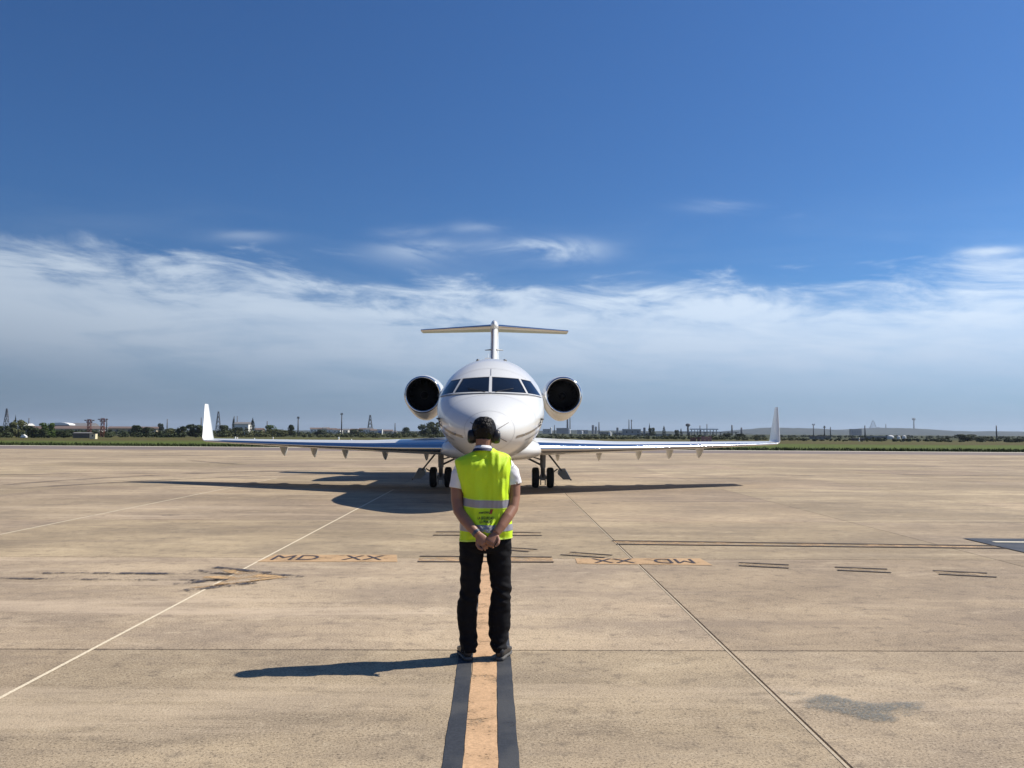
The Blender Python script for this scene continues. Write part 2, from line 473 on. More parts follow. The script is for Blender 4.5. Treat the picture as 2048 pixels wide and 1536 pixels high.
# guide line
for nm, x0, x1, m in (('guide_line', -0.148, 0.030, M['yellow']), ('guide_line_border', -0.254, -0.149, M['navy']), ('guide_line_border', 0.031, 0.139, M['navy'])):
    pts, yy = [], [-2 + 0.125 * i for i in range(113)]
    rr = random.Random(int(x0 * 1000))
    L = [(x0 + rr.uniform(-0.003, 0.003) + 0.006 * noise.noise(Vector((y * 1.3, x0 * 9, 0))) + 0.002 * y, y) for y in yy]
    Rr = [(x1 + rr.uniform(-0.003, 0.003) + 0.006 * noise.noise(Vector((y * 1.3, x0 * 9, 0))) + 0.002 * y, y) for y in yy]
    mb = MB().add([(p[0], p[1], 0) for p in L] + [(p[0], p[1], 0) for p in Rr], [(i, i + 113, i + 114, i + 1) for i in range(112)])
    o = mb.build(nm, m)
    o.parent = APRON; o.matrix_parent_inverse = Matrix.Rotation(-TH, 4, 'Z'); o.location = (0, 0, 0.0045)

def double_line(q, inner, wd=0.07):
    """q = near-left, near-right, far-right, far-left corners of the bordered bar"""
    nl, nr, fr, fl = [Vector(p) for p in q]
    sheet('painted_bar', q, inner, 0.004)
    line('bar_border', nl, nr, wd, M['brown'], 0.008)
    line('bar_border', fl, fr, wd, M['brown'], 0.008)
double_line([(-0.967, 11.60), (0.821, 11.58), (0.827, 12.04), (-0.977, 12.10)], M['yellow_far'])
double_line([(-0.964, 14.55), (0.833, 14.55), (0.841, 14.99), (-0.947, 15.05)], M['cream'])
double_line([(3.186, 11.303), (3.766, 11.103), (3.859, 11.375), (3.26, 11.563)], M['cream'], 0.06)
double_line([(4.323, 10.948), (4.918, 10.76), (4.994, 11.036), (4.388, 11.192)], M['cream'], 0.06)
double_line([(5.453, 10.651), (6.043, 10.436), (6.098, 10.734), (5.516, 10.922)], M['cream'], 0.06)
double_line([(0.962, 12.282), (1.547, 11.998), (1.683, 12.243), (1.117, 12.538)], M['cream'], 0.06)
double_line([(0.10, 12.82), (0.535, 12.581), (0.669, 12.823), (0.10, 13.09)], M['cream'], 0.06)
double_line([(1.909, 13.443), (7.70, 13.06), (7.82, 13.36), (1.907, 13.874)], M['yellow_far'], 0.085)
# dark painted box at the right edge with one pale line
sheet('dark_painted_box', [(7.70, 12.55), (13.5, 11.9), (14.2, 14.0), (7.72, 14.29)], M['navy'], 0.0105)
line('pale_line', (7.95, 13.80), (13.6, 13.45), 0.14, M['kerbline'], 0.0135)

# lettered panels
def text_mesh(body, wdt, hgt, m, name):
    cu = bpy.data.curves.new('t', 'FONT')
    cu.body = body
    cu.size = 1.0
    cu.offset = 0.018 if m.name == 'dark_print' else 0.0
    o = bpy.data.objects.new('t', cu)
    COL.objects.link(o)
    dg = bpy.context.evaluated_depsgraph_get()
    me = bpy.data.meshes.new_from_object(o.evaluated_get(dg))
    bpy.data.objects.remove(o)
    co = np.array([v.co[:] for v in me.vertices])
    lo, hi = co.min(0), co.max(0)
    for v in me.vertices:
        v.co.x = ((v.co.x - lo[0]) / (hi[0] - lo[0]) - 0.5) * wdt
        v.co.y = ((v.co.y - lo[1]) / (hi[1] - lo[1]) - 0.5) * hgt
        v.co.z = 0
    me.materials.clear()
    me.materials.append(m)
    me.name = name
    return me

def letters(body, c, wdt, hgt, rz):
    o = link('painted_letters', text_mesh(body, wdt, hgt, M['letter'], 'painted_letters'))
    o.parent = APRON; o.matrix_parent_inverse = Matrix.Rotation(-TH, 4, 'Z')
    o.location = (c[0], c[1], 0.009); o.rotation_euler = (0, 0, rz)
sheet('lettered_panel', [(-3.05, 11.57), (-1.23, 11.59), (-1.31, 12.25), (-2.98, 12.22)], M['panel'], 0.0045)
letters('MD', (-2.62, 11.93), 0.60, 0.42, 0)
letters('XX', (-1.72, 11.93), 0.54, 0.40, 0)
sheet('lettered_panel', [(1.118, 11.449), (2.853, 11.342), (2.84, 11.969), (1.132, 11.945)], M['panel'], 0.0045)
letters('XX', (1.62, 11.70), 0.56, 0.38, math.pi - 0.02)
letters('MD', (2.42, 11.68), 0.52, 0.38, math.pi - 0.03)

# worn arrow pointing right with its double shaft
sheet('painted_arrow', [(-2.36, 10.36), (-3.28, 9.66), (-3.12, 9.66), (-2.98, 10.2), (-3.34, 10.30), (-3.34, 10.42), (-2.98, 10.46), (-3.32, 10.90), (-3.14, 10.92)], M['arrow'], 0.005)
for a, b, wd in (((-3.26, 9.50), (-2.62, 9.98), 0.13), ((-2.72, 9.93), (-2.20, 10.36), 0.09), ((-2.20, 10.38), (-2.72, 10.62), 0.12), ((-2.66, 10.66), (-3.45, 11.08), 0.13),
                 ((-3.04, 10.16), (-3.52, 9.88), 0.12), ((-3.05, 10.50), (-3.60, 10.86), 0.10), ((-3.00, 10.17), (-3.40, 10.16), 0.10)):
    line('arrow_border', a, b, wd, M['inkworn'], 0.0085)
for a, b, wd in (((-6.6, 10.66), (-3.05, 10.58), 0.11), ((-6.6, 10.27), (-3.1, 10.13), 0.10)):
    line('arrow_shaft_border', a, b, wd, M['inkworn'], 0.0085)
for px, py in (((-8.06, 17.72), (-7.70, 17.72)), ((-6.62, 17.86), (-6.28, 17.90)), ((-1.72, 21.3), (-0.9, 21.4)), ((2.4, 21.2), (3.1, 21.3))):
    line('short_worn_dash', px, py, 0.12, M['inkworn'], 0.006)

# stains with their own shape: an oily patch and rubber arcs
def stain_mat(name, col, k, sc, sx=1.0):
    m, t, b = new_mat(name)
    P = t.n('ShaderNodeNewGeometry', out=0)
    uv = t.n('ShaderNodeAttribute', attribute_name='fade', out=2)
    n = t.noise(t.scalev(P, (sx, 1, 1)), sc, 6.0, 0.68)
    f = t.noise(P, 60.0, 3.0, 0.7)
    a = t.m('MULTIPLY', t.smooth(t.m('ADD', uv, t.m('MULTIPLY', t.m('SUBTRACT', n, 0.5), 2.2)), 0.22, 0.80), t.smooth(f, 0.62, 0.42, k * 0.25, k))
    sset(t, b, col=col, rough=0.6, alpha=a, spec=0.4)
    return m
M['oil'] = stain_mat('oily_stain', (0.150, 0.165, 0.155), 0.62, 5.0)
M['rubber'] = stain_mat('rubber_smear', (0.075, 0.06, 0.055), 0.52, 1.2, 0.4)

def faded(name, pts, fades, faces, m, z):
    mb = MB().add([(p[0], p[1], 0) for p in pts], faces)
    me = bpy.data.meshes.new(name)
    me.from_pydata(mb.v, [], mb.f)
    at = me.attributes.new('fade', 'FLOAT', 'POINT')
    for i, f in enumerate(fades):
        at.data[i].value = f
    me.materials.append(m)
    o = link(name, me)
    o.parent = APRON; o.matrix_parent_inverse = Matrix.Rotation(-TH, 4, 'Z'); o.location = (0, 0, z)
pts, fd, fc = [(2.28, 5.50)], [1.0], []
N = 28
out = [(1.95, 5.80), (2.15, 5.80), (2.34, 5.62), (2.46, 5.58), (2.75, 5.62), (2.62, 5.42), (2.44, 5.25), (2.22, 5.23), (2.02, 5.38)]
for rk, fv in ((0.55, 0.85), (1.0, 0.42), (1.25, 0.0)):
    for i in range(N):
        u = i / N * len(out)
        a, b = out[int(u)], out[(int(u) + 1) % len(out)]
        k = u - int(u)
        px, py = a[0] + (b[0] - a[0]) * k, a[1] + (b[1] - a[1]) * k
        pts.append((2.28 + (px - 2.28) * rk, 5.50 + (py - 5.50) * rk)); fd.append(fv)
for i in range(N):
    j = (i + 1) % N
    fc.append((0, 1 + i, 1 + j))
    for r_ in range(2):
        fc.append((1 + r_ * N + i, 1 + (r_ + 1) * N + i, 1 + (r_ + 1) * N + j, 1 + r_ * N + j))
faded('oil_stain', pts, fd, fc, M['oil'], 0.0065)

def arc(ctrl, wd, z, k=1.0):
    ctrl = [Vector(c) for c in ctrl]
    P = []
    for i in range(41):
        u = i / 40 * (len(ctrl) - 1)
        a = min(int(u), len(ctrl) - 2)
        f = u - a
        p0, p1, p2, p3 = ctrl[max(a - 1, 0)], ctrl[a], ctrl[a + 1], ctrl[min(a + 2, len(ctrl) - 1)]
        P.append(0.5 * ((2 * p1) + (p2 - p0) * f + (2 * p0 - 5 * p1 + 4 * p2 - p3) * f * f + (3 * p1 - p0 - 3 * p2 + p3) * f ** 3))
    pts, fd, fc = [], [], []
    for i, p in enumerate(P):
        d = (P[min(i + 1, 40)] - P[max(i - 1, 0)]).normalized()
        n = Vector((-d.y, d.x))
        e = min(1, min(i, 40 - i) / 6)
        for s_, fv in ((-1, 0), (-0.35, 0.62), (0.35, 0.62), (1, 0)):
            pts.append(p + n * s_ * wd); fd.append(fv * e * k)
    for i in range(40):
        for j in range(3):
            a = i * 4 + j
            fc.append((a, a + 1, a + 5, a + 4))
    faded('rubber_arc', pts, fd, fc, M['rubber'], z)
arc([(-15.2, 26.0), (-14.6, 29.5), (-13.0, 33.5), (-10.2, 37.0), (-7.2, 39.0)], 0.45, 0.006)
arc([(-14.0, 25.0), (-12.6, 28.4), (-10.6, 31.5), (-7.8, 34.5), (-4.5, 36.5)], 0.40, 0.0075)
arc([(-20.5, 33.0), (-17.0, 34.2), (-13.0, 35.6), (-7.0, 38.2), (-2.0, 39.0)], 0.42, 0.009)
arc([(-12.0, 44.0), (-16.0, 49.0), (-18.0, 52.0)], 0.5, 0.0062)
arc([(-30, 60), (-24, 61), (-14, 62)], 0.7, 0.0062, 1.1)
arc([(20, 46), (26, 47), (33, 46)], 0.55, 0.0062)
arc([(14, 40), (20, 36), (30, 34)], 0.4, 0.0075, 0.9)
arc([(9.5, 36), (11.5, 35.6), (13.5, 35.9)], 0.4, 0.006)
arc([(26, 58), (31, 56), (37, 55)], 0.6, 0.0075, 1.1)
arc([(5.0, 33.5), (7.4, 33.2), (9.8, 33.0)], 0.3, 0.009, 1.0)

# ------------------------------------------------------------------ aircraft
PLANE = empty('business_jet', (-0.065, 18.75, 0), -0.0075,
              label='white twin engine business jet with T-tail parked nose on to the person', cat='airplane')
def interp(tab, y):
    """monotone cubic through (y, a, b, ...) rows"""
    xs_ = [r[0] for r in tab]
    if y <= xs_[0]: return tab[0][1:]
    if y >= xs_[-1]: return tab[-1][1:]
    i = max(k for k in range(len(xs_)) if xs_[k] <= y)
    h = xs_[i + 1] - xs_[i]
    t = (y - xs_[i]) / h
    res = []
    for c in range(1, len(tab[0])):
        def slope(k):
            if k == 0 or k == len(xs_) - 1:
                k2 = min(max(k, 0), len(xs_) - 2)
                return (tab[k2 + 1][c] - tab[k2][c]) / (xs_[k2 + 1] - xs_[k2])
            d0 = (tab[k][c] - tab[k - 1][c]) / (xs_[k] - xs_[k - 1])
            d1 = (tab[k + 1][c] - tab[k][c]) / (xs_[k + 1] - xs_[k])
            return 0 if d0 * d1 <= 0 else 2 * d0 * d1 / (d0 + d1)
        m0, m1 = slope(i) * h, slope(i + 1) * h
        p0, p1 = tab[i][c], tab[i + 1][c]
        res.append((2 * t ** 3 - 3 * t * t + 1) * p0 + (t ** 3 - 2 * t * t + t) * m0 + (-2 * t ** 3 + 3 * t * t) * p1 + (t ** 3 - t * t) * m1)
    return tuple(res)
# y, half width, top, bottom, height of widest line
FT = [(0.0, 0.020, 1.74, 1.70, 1.72), (0.06, 0.174, 1.88, 1.56, 1.72), (0.2, 0.327, 2.01, 1.44, 1.73), (0.5, 0.552, 2.17, 1.30, 1.76), (0.9, 0.777, 2.33, 1.20, 1.82), (1.35, 0.971, 2.49, 1.12, 1.92), (1.75, 1.104, 2.62, 1.07, 2.02), (2.1, 1.196, 2.80, 1.04, 2.10), (2.5, 1.272, 3.00, 1.02, 2.18), (2.85, 1.313, 3.165, 1.01, 2.24), (3.4, 1.354, 3.40, 1.005, 2.30), (4.0, 1.373, 3.58, 1.0, 2.34), (4.8, 1.375, 3.68, 1.0, 2.345), (6.0, 1.375, 3.695, 1.0, 2.347), (12.5, 1.375, 3.695, 1.0, 2.347), (14.0, 1.298, 3.69, 1.22, 2.45), (16.0, 1.002, 3.65, 1.75, 2.70), (18.0, 0.562, 3.50, 2.40, 2.95), (19.6, 0.164, 3.28, 2.95, 3.10)]
def fsec(y): return interp(FT, y)
def fpt(y, a):
    wd, tp, bt, zc = fsec(y)
    sx, cz = math.sin(a), math.cos(a)
    return (wd * sx, y, zc + (tp - zc) * cz if cz > 0 else zc + (zc - bt) * cz)
def fval(x, y, z):
    wd, tp, bt, zc = fsec(y)
    hz = (tp - zc) if z > zc else (zc - bt)
    return (x / wd) ** 2 + ((z - zc) / hz) ** 2
def front_y(x, z):
    lo, hi = 0.0, 6.5
    if fval(x, hi, z) > 1: return hi
    for _ in range(40):
        m_ = (lo + hi) / 2
        if fval(x, m_, z) < 1: hi = m_
        else: lo = m_
    return hi
def side_x(y, z):
    wd, tp, bt, zc = fsec(y)
    hz = (tp - zc) if z > zc else (zc - bt)
    return wd * math.sqrt(max(0.0, 1 - ((z - zc) / hz) ** 2))
ys = [0.0, 0.02, 0.06, 0.12] + [0.2 + 0.1 * i for i in range(50)] + [5.5, 6, 7, 8, 9, 10, 11, 12] + [12.5 + 0.25 * i for i in range(29)]
FUS = MB().loft([[fpt(y, 2 * math.pi * j / 72) for j in range(72)] for y in ys]).build('fuselage', M['white'], PLANE, smooth=True)

def fnormal(x, y, z):
    e = 0.004
    g = Vector((fval(x + e, y, z) - fval(x - e, y, z), fval(x, y + e, z) - fval(x, y - e, z), fval(x, y, z + e) - fval(x, y, z - e)))
    return g.normalized()
def pane(name, q, m, off, parent, n=9):
    """curved pane on the nose from four front view corners (x, z): inner low, outer low, outer high, inner high"""
    g = []
    for i in range(n):
        for j in range(n):
            u, v = i / (n - 1), j / (n - 1)
            x = (1 - v) * ((1 - u) * q[0][0] + u * q[1][0]) + v * ((1 - u) * q[3][0] + u * q[2][0])
            z = (1 - v) * ((1 - u) * q[0][1] + u * q[1][1]) + v * ((1 - u) * q[3][1] + u * q[2][1])
            y = front_y(x, z)
            p = Vector((x, y, z)) + fnormal(x, y, z) * off
            g.append(p)
    mb = MB().add(g, [(i * n + j, (i + 1) * n + j, (i + 1) * n + j + 1, i * n + j + 1) for i in range(n - 1) for j in range(n - 1)])
    return mb.build(name, m, parent, smooth=True)
for s_ in (-1, 1):
    f1 = [(0.045, 2.635), (0.845, 2.625), (0.665, 3.010), (0.045, 3.040)]
    f2 = [(0.900, 2.622), (1.235, 2.595), (0.985, 2.975), (0.725, 3.005)]
    pane('windscreen_pane', [(s_ * a, b) for a, b in f1], M['glass'], 0.012, FUS, 12)
    pane('side_window_pane', [(s_ * a, b) for a, b in f2], M['glass'], 0.012, FUS, 12)
    pane('window_surround', [(s_ * a, b) for a, b in [(0.0, 2.60), (1.272, 2.560), (0.985, 3.012), (0.0, 3.072)]], M['wframe'], 0.005, FUS, 20)
    # posts and rails standing proud of the glass
    pane('window_post', [(s_ * a, b) for a, b in [(0.852, 2.618), (0.893, 2.616), (0.718, 3.012), (0.672, 3.016)]], M['post'], 0.024, FUS, 8)
    pane('window_rail', [(s_ * a, b) for a, b in [(0.028, 3.036), (0.70, 3.006), (0.70, 3.030), (0.028, 3.062)]], M['post'], 0.022, FUS, 10)
    pane('window_rail', [(s_ * a, b) for a, b in [(0.70, 3.004), (0.985, 2.972), (0.975, 3.002), (0.70, 3.028)]], M['post'], 0.022, FUS, 10)
    pane('window_rail', [(s_ * a, b) for a, b in [(0.028, 2.608), (0.87, 2.598), (0.87, 2.622), (0.028, 2.634)]], M['post'], 0.022, FUS, 14)
    pane('window_rail', [(s_ * a, b) for a, b in [(0.87, 2.598), (1.262, 2.566), (1.24, 2.592), (0.87, 2.622)]], M['post'], 0.022, FUS, 14)
    wp = []
    for i in range(8):
        u = i / 7
        x, z = s_ * (0.12 + 0.42 * u), 2.625 + 0.10 * u
        y = front_y(x, z)
        wp.append(Vector((x, y, z)) + fnormal(x, y, z) * 0.03)
    MB().tube(wp, [0.012, 0.011, 0.010, 0.009, 0.009, 0.008, 0.008, 0.007], 6).build('wiper', M['tyre'], FUS, smooth=True)
    # cabin windows along the side
    for k in range(6):
        yy = 5.6 + k * 0.92
        ring = []
        for j in range(16):
            a = 2 * math.pi * j / 16
            dy_, dz_ = 0.15 * math.copysign(abs(math.cos(a)) ** 0.6, math.cos(a)), 0.20 * math.copysign(abs(math.sin(a)) ** 0.6, math.sin(a))
            z = 2.62 + dz_
            ring.append((s_ * (side_x(yy, z) + 0.006), yy + dy_, z))
        MB().add(ring, [tuple(range(16))]).build('cabin_window', M['glass'], FUS)
    # cheat lines and panel seams laid on the skin
    def ribbon(name, pth, wd, m, off=0.004, n=24):
        L = []
        for i in range(n + 1):
            u = i / n * (len(pth) - 1)
            a = min(int(u), len(pth) - 2)
            f = u - a
            y, z = pth[a][0] * (1 - f) + pth[a + 1][0] * f, pth[a][1] * (1 - f) + pth[a + 1][1] * f
            L.append((y, z))
        v, fc = [], []
        for i, (y, z) in enumerate(L):
            for dz_ in (-wd / 2, wd / 2):
                zz = z + dz_
                x = s_ * (side_x(y, zz))
                nn = fnormal(x, y, zz)
                v.append(Vector((x, y, zz)) + nn * off)
        for i in range(n):
            fc.append((2 * i, 2 * i + 1, 2 * i + 3, 2 * i + 2))
        MB().add(v, fc).build(name, m, FUS, smooth=True)
    ribbon('cheat_line', [(0.62, 1.60), (1.2, 1.69), (2.0, 1.84), (2.8, 1.97), (4.0, 2.06), (7.0, 2.08), (12.0, 2.10)], 0.06, M['stripe'])
    ribbon('thin_cheat_line', [(1.2, 1.53), (2.0, 1.68), (2.8, 1.82), (4.0, 1.93), (7.0, 1.96)], 0.028, M['thin'])
    ribbon('panel_seam', [(1.9, 1.22), (2.6, 1.40), (3.4, 1.60), (4.4, 1.80)], 0.03, M['thin'])
    ribbon('panel_seam', [(1.7, 1.10), (2.6, 1.24), (3.6, 1.48), (4.4, 1.66)], 0.018, M['thin'])
    ribbon('radome_seam', [(0.50, 1.40), (0.50, 2.02)], 0.008, M['thin'])
    # lightning strips on the radome
    def strip(x0, z0, x1, z1):
        v = []
        for i in range(9):
            u = i / 8
            x, z = x0 + (x1 - x0) * u, z0 + (z1 - z0) * u
            d = Vector((x1 - x0, 0, z1 - z0)).normalized()
            for k in (-0.009, 0.009):
                xx, zz = x - d.z * k, z + d.x * k
                y = front_y(xx, zz)
                v.append(Vector((xx, y, zz)) + fnormal(xx, y, zz) * 0.004)
        MB().add(v, [(2 * i, 2 * i + 1, 2 * i + 3, 2 * i + 2) for i in range(8)]).build('lightning_strip', M['thin'], FUS)
    strip(s_ * 0.13, 1.74, s_ * 0.42, 1.92)
    strip(s_ * 0.15, 1.62, s_ * 0.38, 1.50)
    # probe and vane
    y = 2.15
    z = 2.02
    x = side_x(y, z)
    MB().tube([(s_ * x, y, z), (s_ * (x + 0.05), y - 0.02, z), (s_ * (x + 0.06), y - 0.22, z - 0.0)], [0.03, 0.022, 0.012], 8).tube([(s_ * (x - 0.01), y + 0.02, z - 0.04), (s_ * (x + 0.02), y - 0.02, z - 0.12), (s_ * (x - 0.06), y - 0.1, z - 0.18)], 0.014, 8).build('air_data_probe', M['steel'], FUS, smooth=True)
    yv = 0.95; zv = 1.66
    xv = side_x(yv, zv)
    MB().ball((s_ * xv, yv, zv), (0.03, 0.035, 0.018)).build('static_port', M['steel'], FUS, smooth=True)
    xt = 0.36
    MB().ball((s_ * xt, 4.6, 3.62), (0.055, 0.14, 0.04)).build('roof_light', M['steel'], FUS, smooth=True)
pane('window_post', [(-0.034, 2.61), (0.034, 2.61), (0.030, 3.06), (-0.030, 3.06)], M['post'], 0.026, FUS, 8)
# frame seams round the nose
for ys_, wd_s, ms_ in ((0.50, 0.010, 'seam'), (1.62, 0.008, 'seam'), (3.15, 0.009, 'seam'), (4.3, 0.009, 'seam'), (5.2, 0.009, 'seam')):
    v, fc = [], []
    for j in range(73):
        a = 2 * math.pi * j / 72
        for dy_ in (-wd_s / 2, wd_s / 2):
            p = Vector(fpt(ys_ + dy_, a))
            v.append(p + fnormal(*p) * 0.0025)
    MB().add(v, [(2 * j, 2 * j + 1, 2 * j + 3, 2 * j + 2) for j in range(72)]).build('skin_seam', M[ms_], FUS, smooth=True)
v = []
for i in range(13):
    z = 3.06 + 0.22 * i / 12
    for k in (-0.012, 0.012):
        v.append(Vector((k, front_y(k, z), z)) + fnormal(k, front_y(k, z), z) * 0.004)
MB().add(v, [(2 * i, 2 * i + 1, 2 * i + 3, 2 * i + 2) for i in range(12)]).build('crown_seam', M['wframe'], FUS)
# aerials on the crown
MB().loft([[(-0.22, 6.0, 3.66), (0.02, 5.9, 3.66), (0.02, 6.6, 3.66), (-0.22, 6.6, 3.66)], [(-0.20, 6.2, 3.83), (-0.04, 6.15, 3.83), (-0.04, 6.5, 3.82), (-0.20, 6.5, 3.82)]]).build('crown_fairing', M['white'], FUS)
MB().loft([[(-0.02, 7.0, 3.66), (0.005, 6.9, 3.66), (0.02, 7.0, 3.66), (0.005, 7.35, 3.66)], [(-0.008, 7.2, 3.98), (0.0, 7.16, 3.98), (0.008, 7.2, 3.98), (0.0, 7.34, 3.98)]]).build('blade_aerial', M['white'], FUS, loc=(-0.13, 0, 0.06))

# belly fairing round the wing root
BT = [(3.9, 0.25, 1.22, 1.04), (4.2, 0.80, 1.42, 0.98), (4.6, 1.16, 1.56, 0.94), (5.0, 1.34, 1.63, 0.92), (5.6, 1.44, 1.65, 0.90), (6.5, 1.46, 1.62, 0.89), (8.5, 1.42, 1.56, 0.90), (10.0, 1.15, 1.5, 0.95), (11.5, 0.4, 1.3, 1.05)]
rings = []
for i in range(40):
    y = 3.9 + 7.6 * (i / 39) ** 1.5
    wd, tp, bt = interp(BT, y)
    zc = 1.22
    r_ = []
    for j in range(40):
        a = 2 * math.pi * j / 40
        cx, cz = math.sin(a), math.cos(a)
        x = wd * math.copysign(abs(cx) ** 0.8, cx)
        r_.append((x, y, zc + ((tp - zc) if cz > 0 else (zc - bt)) * math.copysign(abs(cz) ** 0.9, cz)))
    rings.append(r_)
MB().loft(rings).build('belly_fairing', M['white'], PLANE, smooth=True)

# wings
NA = 26
def airfoil(tc):
    """closed loop from trailing edge over the top to the nose and back underneath; returns (x/c, z/c)"""
    up, lo = [], []
    for i in range(NA + 1):
        b = math.pi * i / NA
        x = 0.5 * (1 + math.cos(b))
        yt = 5 * tc * (0.2969 * math.sqrt(x) - 0.126 * x - 0.3516 * x * x + 0.2843 * x ** 3 - 0.1036 * x ** 4)
        cm = 0.018 * (1 - (2 * x - 0.9) ** 2)
        up.append((x, cm + yt)); lo.append((x, cm - yt * 0.92))
    return up + lo[::-1][1:-1]
NL = 2 * NA
def wing_sec(s_, x, le, chord, z, tc, inc):
    r_ = []
    for (u, v_) in airfoil(tc):
        yy = le + u * chord
        zz = z + v_ * chord + (0.4 - u) * chord * math.tan(inc)
        r_.append((s_ * x, yy, zz))
    return r_
WT = [(0.9, 4.75, 5.0, 1.20, 0.110, R(1.5)), (2.2, 5.70, 4.05, 1.205, 0.112, R(1.3)), (3.6, 6.62, 3.05, 1.225, 0.112, R(0.9)), (5.6, 7.83, 2.42, 1.27, 0.108, R(0.3)), (7.7, 9.10, 1.80, 1.325, 0.10, R(-0.2)), (9.42, 10.14, 1.24, 1.372, 0.095, R(-0.6))]
def wing_at(x):
    for i in range(len(WT) - 1):
        a, b = WT[i], WT[i + 1]
        if x <= b[0] or i == len(WT) - 2:
            t = (x - a[0]) / (b[0] - a[0])
            return tuple(a[k] + (b[k] - a[k]) * t for k in range(1, 6))
def split_loft(secs, le_lo, le_hi):
    skin, edge = MB(), MB()
    n = len(secs[0])
    skin.v = [p for r_ in secs for p in r_]
    edge.v = list(skin.v)
    for i in range(len(secs) - 1):
        for j in range(n):
            k = (j + 1) % n
            f = (i * n + j, i * n + k, (i + 1) * n + k, (i + 1) * n + j)
            (edge if le_lo <= j < le_hi else skin).f.append(f)
    skin.f.append(tuple(range(n))); skin.f.append(tuple((len(secs) - 1) * n + j for j in range(n)))
    return skin, edge
def prune(mb):
    used = sorted({i for f in mb.f for i in f})
    mp = {o: i for i, o in enumerate(used)}
    mb.v = [mb.v[i] for i in used]
    mb.f = [tuple(mp[i] for i in f) for f in mb.f]
    return mb
for s_ in (-1, 1):
    secs = []
    for i in range(25):
        x = 0.9 + 8.52 * i / 24
        le, c, z, tc, inc = wing_at(x)
        secs.append(wing_sec(s_, x, le, c, z, tc, inc))
    sk, ed = split_loft(secs, NA - 4, NA + 3)
    WING = prune(sk).build('wing', M['white'], PLANE, angle=R(50))
    prune(ed).build('leading_edge', M['chrome'], WING, smooth=True)
    # winglet curving up from the tip
    le, c, z, tc, inc = wing_at(9.42)
    wl = []
    for i in range(15):
        u = i / 14
        if u < 0.35:
            a = (u / 0.35) * R(84)
            rr = 0.13
            px, pz, ang = 9.42 + rr * math.sin(a), z + rr * (1 - math.cos(a)), a
        else:
            k = (u - 0.35) / 0.65
            px, pz, ang = 9.42 + 0.13 + 0.17 * k, z + 0.117 + 1.12 * k, R(82)
        cc = c * (1 - 0.06 * min(1, u / 0.35)) if u < 0.35 else 1.16 - 0.80 * (u - 0.35) / 0.65
        ll = le + (0.10 * u / 0.35 if u < 0.35 else 0.10 + 0.70 * (u - 0.35) / 0.65)
        r_ = []
        for (uu, vv) in airfoil(0.085):
            t_ = vv * cc
            r_.append((s_ * (px - math.sin(ang) * t_), ll + uu * cc, pz + math.cos(ang) * t_))
        wl.append(r_)
    MB().loft(wl).build('winglet', M['white'], WING, angle=R(60))
    # flap track fairings
    for x in (2.12, 3.44, 4.78, 5.85, 6.92):
        le, c, z, tc, inc = wing_at(x)
        te = le + c
        L = 1.35 if x < 4 else 1.1
        rg = []
        for i in range(12):
            u = i / 11
            y = te - L * 0.72 + L * u
            wd = 0.115 * (math.sin(math.pi * min(1, (u + 0.08) / 0.75 * 0.5)) if u < 0.67 else max(0.06, 1 - (u - 0.67) / 0.36)) + 0.004
            zt = z - 0.02 - 0.10 * u - (0.10 * max(0, u - 0.55))
            dp = 0.06 + 0.28 * math.sin(math.pi * min(0.62, u * 0.72)) * (1 if u < 0.7 else max(0.10, 1 - (u - 0.7) / 0.34))
            rg.append([(s_ * x - wd, y, zt), (s_ * x - wd * 0.72, y, zt - dp * 0.45), (s_ * x - wd * 0.25, y, zt - dp * 0.92), (s_ * x, y, zt - dp), (s_ * x + wd * 0.25, y, zt - dp * 0.92), (s_ * x + wd * 0.72, y, zt - dp * 0.45), (s_ * x + wd, y, zt), (s_ * x, y, zt + 0.05)])
        MB().loft(rg).build('flap_track_fairing', M['white'], WING, angle=R(55))

# tail
fin = []
for i in range(17):
    u = i / 16
    z = 3.45 + 2.75 * u
    le = 13.6 + 4.0 * u
    ch = 4.3 - 1.75 * u
    tc = 0.105 + 0.03 * u
    fin.append([(v_ * ch * 0.95 - 0.018 * ch * (1 - (2 * uu - 0.9) ** 2) * 0.95, le + uu * ch, z) for (uu, v_) in airfoil(tc)])
sk, ed = split_loft(fin, NA - 9, NA + 2)
FIN = prune(sk).build('tail_fin', M['navyfin'], PLANE, angle=R(50))
prune(ed).build('fin_leading_edge', M['white'], FIN, smooth=True)
bul = []
for i in range(22):
    u = i / 21
    y = 17.05 + 3.9 * u
    r0 = 0.215 * math.sqrt(max(0.0004, 1 - (1 - min(1, u / 0.3)) ** 2)) * (1 if u < 0.45 else max(0.05, 1 - ((u - 0.45) / 0.57) ** 1.6))
    bul.append([(r0 * 0.9 * math.sin(2 * math.pi * j / 20), y, 6.12 + (1.45 if math.cos(2 * math.pi * j / 20) > 0 else 1.0) * r0 * math.cos(2 * math.pi * j / 20)) for j in range(20)])
MB().loft(bul).build('tail_bullet_fairing', M['white'], PLANE, smooth=True)
for s_ in (-1, 1):
    st = []
    for i in range(13):
        u = i / 12
        st.append(wing_sec(s_, 0.05 + 3.14 * u, 17.55 + 1.35 * u, 2.15 - 1.05 * u, 6.13 - 0.045 * u, 0.095, R(0)))
    sk, ed = split_loft(st, NA - 5, NA + 4)
    SB = prune(sk).build('tailplane', M['white'], PLANE, angle=R(50))
    prune(ed).build('tailplane_leading_edge', M['chrome'], SB, smooth=True)
    MB().tube([(s_ * 0.1, 15.9, 4.98), (s_ * 0.36, 16.1, 4.98)], [0.03, 0.015], 8).build('fin_aerial', M['steel'], FIN)

